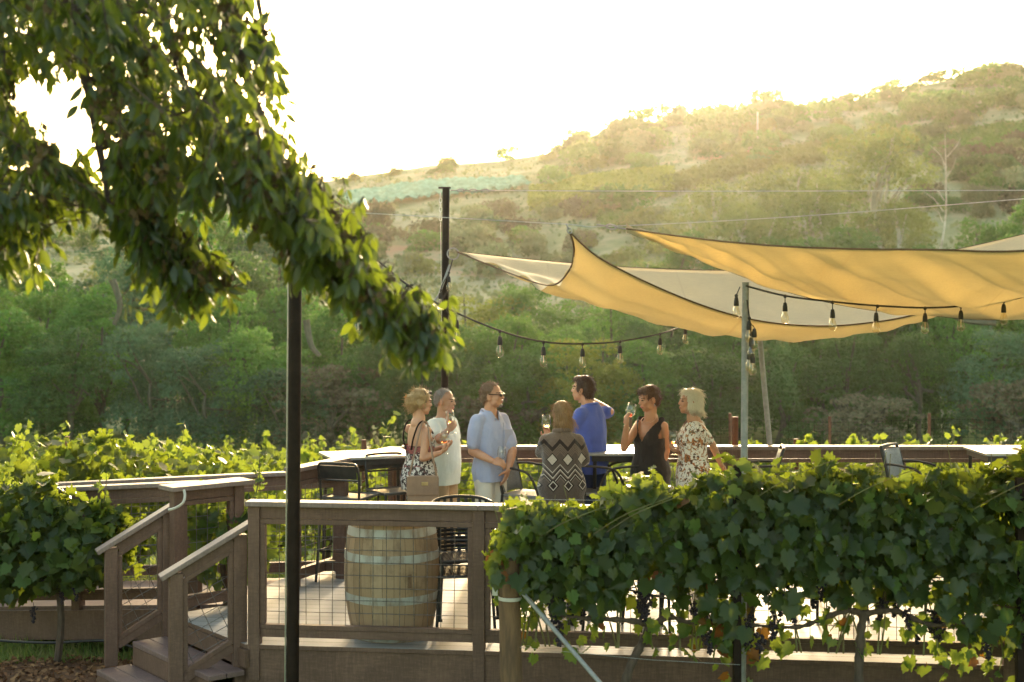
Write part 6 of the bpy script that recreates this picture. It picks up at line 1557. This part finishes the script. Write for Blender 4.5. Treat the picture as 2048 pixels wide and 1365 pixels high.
# ---- woman in the patterned cardigan
Y = 12.9
p = Person('woman with honey hair in a brown zigzag patterned cardigan, back to the camera', (X_(1123, Y), Y), R(8), 1.65, 'f', SK['fair'], R(20), R(-6), 1.10, (0, .03))
e1 = P(1082, 905, Y + .10); w1 = P(1095, 878, Y + .30)
p.arm(-1, e1, w1); h4 = p.hand(-1, w1, (-.05, .15, 1), (-.3, -.8, .2), .8)
e2 = P(1168, 920, Y + .05); w2 = P(1150, 925, Y + .28); p.arm(1, e2, w2); p.hand(1, w2, (-.6, .6, .1), (0, .3, .8), .7)
p.head(); p.finish_body()
cm = cardigan_mat(R(8))
mb = MB(); p.torso(mb, .66, 1.455, .026, 18, .03); p.sleeve(mb, 0, 1, .070, .064, .80); p.sleeve(mb, 1, 1, .070, .064, .80)
p.garment('cardigan', mb, cm, .010, 11, (.010, 7, .6), cut=lambda x, y, z: z > 1.47 or z < .675)
mb = MB(); mb.tube([p.L(.075 * math.sin(a), -.012 + .072 * math.cos(a), 1.462 + .012 * math.cos(a + math.pi)) for a in np.linspace(.6, 5.68, 18)], .022, 8); me = remeshed(mb, p.t.location, .008, 3, (.003, 20, 1), 'collar'); me.materials.append(cloth('collar_knit', (.16, .115, .088), (.13, .09, .07), 8)); link_mesh('collar', me, None, p.t)
mb = MB(); p.torso(mb, .84, .98, .006, 6); p.legs(mb, .016); p.garment('trousers', mb, cloth('dark_denim', (.035, .045, .08), (.025, .032, .06), 6))
p.hair([(0, -.018, .042, .084, .100, .088), (0, -.045, -.02, .082, .075, .09), (.0, -.055, -.085, .075, .055, .075), (.045, -.04, -.12, .05, .05, .07), (-.05, -.035, -.08, .035, .05, .06), (.072, .0, -.10, .026, .04, .085)], HM['honey'], 520, .075, (.006, 22, .35), (.15, -.15, -1), .22, cut=lambda x, y, z: y > .05 and z < .075)
mb = MB(); rd = random.Random(2)
for i in range(70):
    a = p.Hd(.07 + rd.uniform(-.03, .02), -.02 + rd.uniform(-.03, .03), rd.uniform(-.11, -.02)); l = rd.uniform(.05, .12); mb.tube([a, a + p.ex * l * .5 + Vector((0, 0, -l * .35)), a + p.ex * l * rd.uniform(.5, .9) + Vector((0, 0, -l * rd.uniform(.6, 1.0)))], [.0018, .0014, .0005], 3, caps=False)
p.child('windblown_hair', mb, HM['honey'])
p.shoes(M['steel_dark'])
wine_glass('upright wine glass raised beside the head of the woman in the cardigan', h4 + Vector((0, 0, .02)), (.02, 0, 1), .5, 'white_wine', 1.05, .085)

# ---- man in the royal blue polo
Y = 14.0
p = Person('dark haired man in a royal blue polo shirt pointing away with a raised arm', (X_(1184, Y), Y), R(48), 1.82, 'm', SK['fair'], R(68), R(2), .97, (-.035, .055), (-.01, .02))
e1 = P(1219, 824, Y + .10); w1 = P(1186, 802, Y + .30)
p.arm(1, e1, w1); p.hand(1, w1, (-.8, .5, .1), (0, .2, -1), .4)
p.arm(-1, P(1150, 905, Y + .06), P(1138, 925, Y + .32)); p.hand(-1, P(1138, 925, Y + .32), (-.2, .9, .1), (.8, 0, 0), .6)
p.head(); p.finish_body()
mb = MB(); p.torso(mb, .82, 1.485, .016, 18, .010); p.sleeve(mb, 0, .72, .070, .068); p.sleeve(mb, 1, .60, .070, .068)
p.garment('polo_shirt', mb, cloth('royal_blue_pique', (.10, .15, .52), (.075, .115, .43), 6), cut=lambda x, y, z: (z > 1.475 and abs(x) < .1) or (y > .03 and z > 1.39 + abs(x) * 1.6) or z < .83, disp=(.015, 7, .55))
mb = MB(); mb.tube([p.L(.066 * math.sin(a), -.012 + .066 * math.cos(a), 1.474 - .014 * math.cos(a)) for a in np.linspace(.5, 5.78, 18)], .016, 8); me = remeshed(mb, p.t.location, .007, 2, None, 'collar'); me.materials.append(bpy.data.materials['royal_blue_pique']); link_mesh('collar', me, None, p.t)
mb = MB(); p.torso(mb, .84, .99, .012, 6); p.legs(mb, .020); p.garment('jeans', mb, cloth('blue_denim', (.045, .06, .12), (.032, .043, .09), 6))
p.hair([(0, -.022, .048, .086, .100, .088), (0, -.055, .0, .083, .072, .075), (0, -.065, -.05, .07, .05, .05), (0, .03, .095, .065, .06, .034), (.055, .0, .02, .03, .05, .05), (-.055, .0, .02, .03, .05, .05)], HM['dark'], 420, .045, (.006, 26, .5), (0, -.45, -1), .3, cut=lambda x, y, z: (y > .035 and z < .072))
p.shoes(M['steel_dark'])

# ---- woman in the black dress
Y = 13.6
p = Person('short haired woman in a black sleeveless dress, sipping wine', (X_(1301, Y), Y), R(138), 1.75, 'f', SK['tan'], R(112), R(-12), .98, (0, .03))
e1 = P(1248, 897, Y - .26); w1 = P(1253, 851, Y - .34)
p.arm(1, e1, w1); h6 = p.hand(1, w1, P(1252, 826, Y - .33) - w1, (.55, .35, .1), .95)
e2 = P(1333, 900, Y - .05); w2 = P(1320, 948, Y - .12); p.arm(-1, e2, w2); p.hand(-1, w2, (-.15, -.1, -1), (-.7, .3, 0), .5)
p.head(); p.finish_body()
bk = cloth('black_jersey', (.022, .018, .017), (.032, .026, .024), 8)
mb = MB(); p.torso(mb, .70, 1.44, .015, 20, .03)
for sx in (-1, 1): mb.cap(p.L(sx * .105, -.012, 1.425), p.L(sx * .115, .0, 1.36), .045, .05, 12)
p.garment('dress', mb, bk, .008, 8, (.005, 10, .5), cut=lambda x, y, z: (y > -.02 and z > 1.215 + abs(x) * 1.75 and abs(x) < .115) or (abs(x) < .07 and z > 1.42) or (abs(x) > .152) and z > 1.25 or z > 1.445 or z < .71)
mb = MB(); p.legs(mb, .03, .45, .06); p.garment('skirt', mb, bk)
mb = MB(); mb.tube([p.L(.075 * math.sin(a), .035 + .060 * math.cos(a), 1.425 - .035 * math.cos(a)) for a in np.linspace(-2.0, 2.0, 16)], .004, 6); p.child('necklace', mb, pm('beads', (.6, .35, .22), (.45, .22, .14), 60, .3))
p.hair([(0, -.025, .048, .084, .098, .086), (0, -.055, .0, .082, .070, .070), (0, -.06, -.045, .066, .045, .045), (0, .035, .088, .066, .058, .036), (.058, .025, .045, .026, .045, .042), (-.058, .025, .045, .026, .045, .042)], HM['brown'], 420, .04, (.007, 26, .5), (0, .1, -1), .4, cut=lambda x, y, z: (y > .045 and z < .055))
mb = MB(); 
for sx in (-1, 1): mb.ell(p.Hd(sx * .085, -.006, -.058), (.006, .006, .014), None, 8, 6)
p.child('earrings', mb, M['galv']); p.shoes(M['steel_dark'])
wine_glass('tilted wine glass lifted to the lips of the woman in black', h6, (.26, .05, 1), .3, 'red_wine', 1.08, .085)

# ---- woman with white bob
Y = 13.3
p = Person('white haired woman in a rust and white floral blouse, leaning on the railing', (X_(1386, Y), Y), R(100), 1.74, 'f', SK['tan'], R(96), R(4), 1.02, (0, .03))
e1 = P(1424, 888, Y + .0); w1 = P(1442, 930, Y + .12)
p.arm(-1, e1, w1); p.hand(-1, w1, (.5, .1, -.7), (-.2, -.2, -.8), .4)
e2 = P(1374, 905, Y + .26); w2 = P(1358, 903, Y + .0); p.arm(1, e2, w2); h7 = p.hand(1, w2, (-.8, -.3, .2), (-.25, -.35, .85), .95)
p.head(); p.finish_body()
mb = MB(); p.torso(mb, .78, 1.455, .020, 18, .016); p.sleeve(mb, 0, .66, .060, .062); p.sleeve(mb, 1, .66, .060, .062)
p.garment('blouse', mb, print_cloth('floral_blouse', (.70, .64, .56), [((.36, .13, .045), 19, .555), ((.10, .05, .03), 27, .555), ((.42, .22, .10), 33, .60), ((.16, .15, .08), 24, .63)], 12, dist=1.0), cut=lambda x, y, z: (z > 1.447 and abs(x) < .1) or (y > .03 and z > 1.375 + abs(x) * 1.2) or z < .795)
mb = MB(); p.torso(mb, .84, .98, .012, 6); p.legs(mb, .022); p.garment('trousers', mb, cloth('grey_linen', (.42, .40, .37), (.36, .34, .31), 6))
p.hair([(0, -.022, .046, .088, .102, .088), (0, -.055, -.005, .086, .074, .080), (0, -.070, -.06, .078, .056, .055), (.066, -.012, -.035, .026, .050, .062), (-.066, -.012, -.035, .026, .050, .062), (0, .03, .090, .066, .062, .036), (0, -.115, -.085, .045, .025, .022)], HM['white'], 460, .06, (.005, 24, .4), (0, -.3, -1), .22, cut=lambda x, y, z: (y > .042 and z < .062))
p.shoes(M['steel_dark'])
wine_glass('wine glass held out in front by the white haired woman', h7 + Vector((0, 0, .015)), (-.03, 0, 1), .35, 'rose_wine', 1.05, .085)
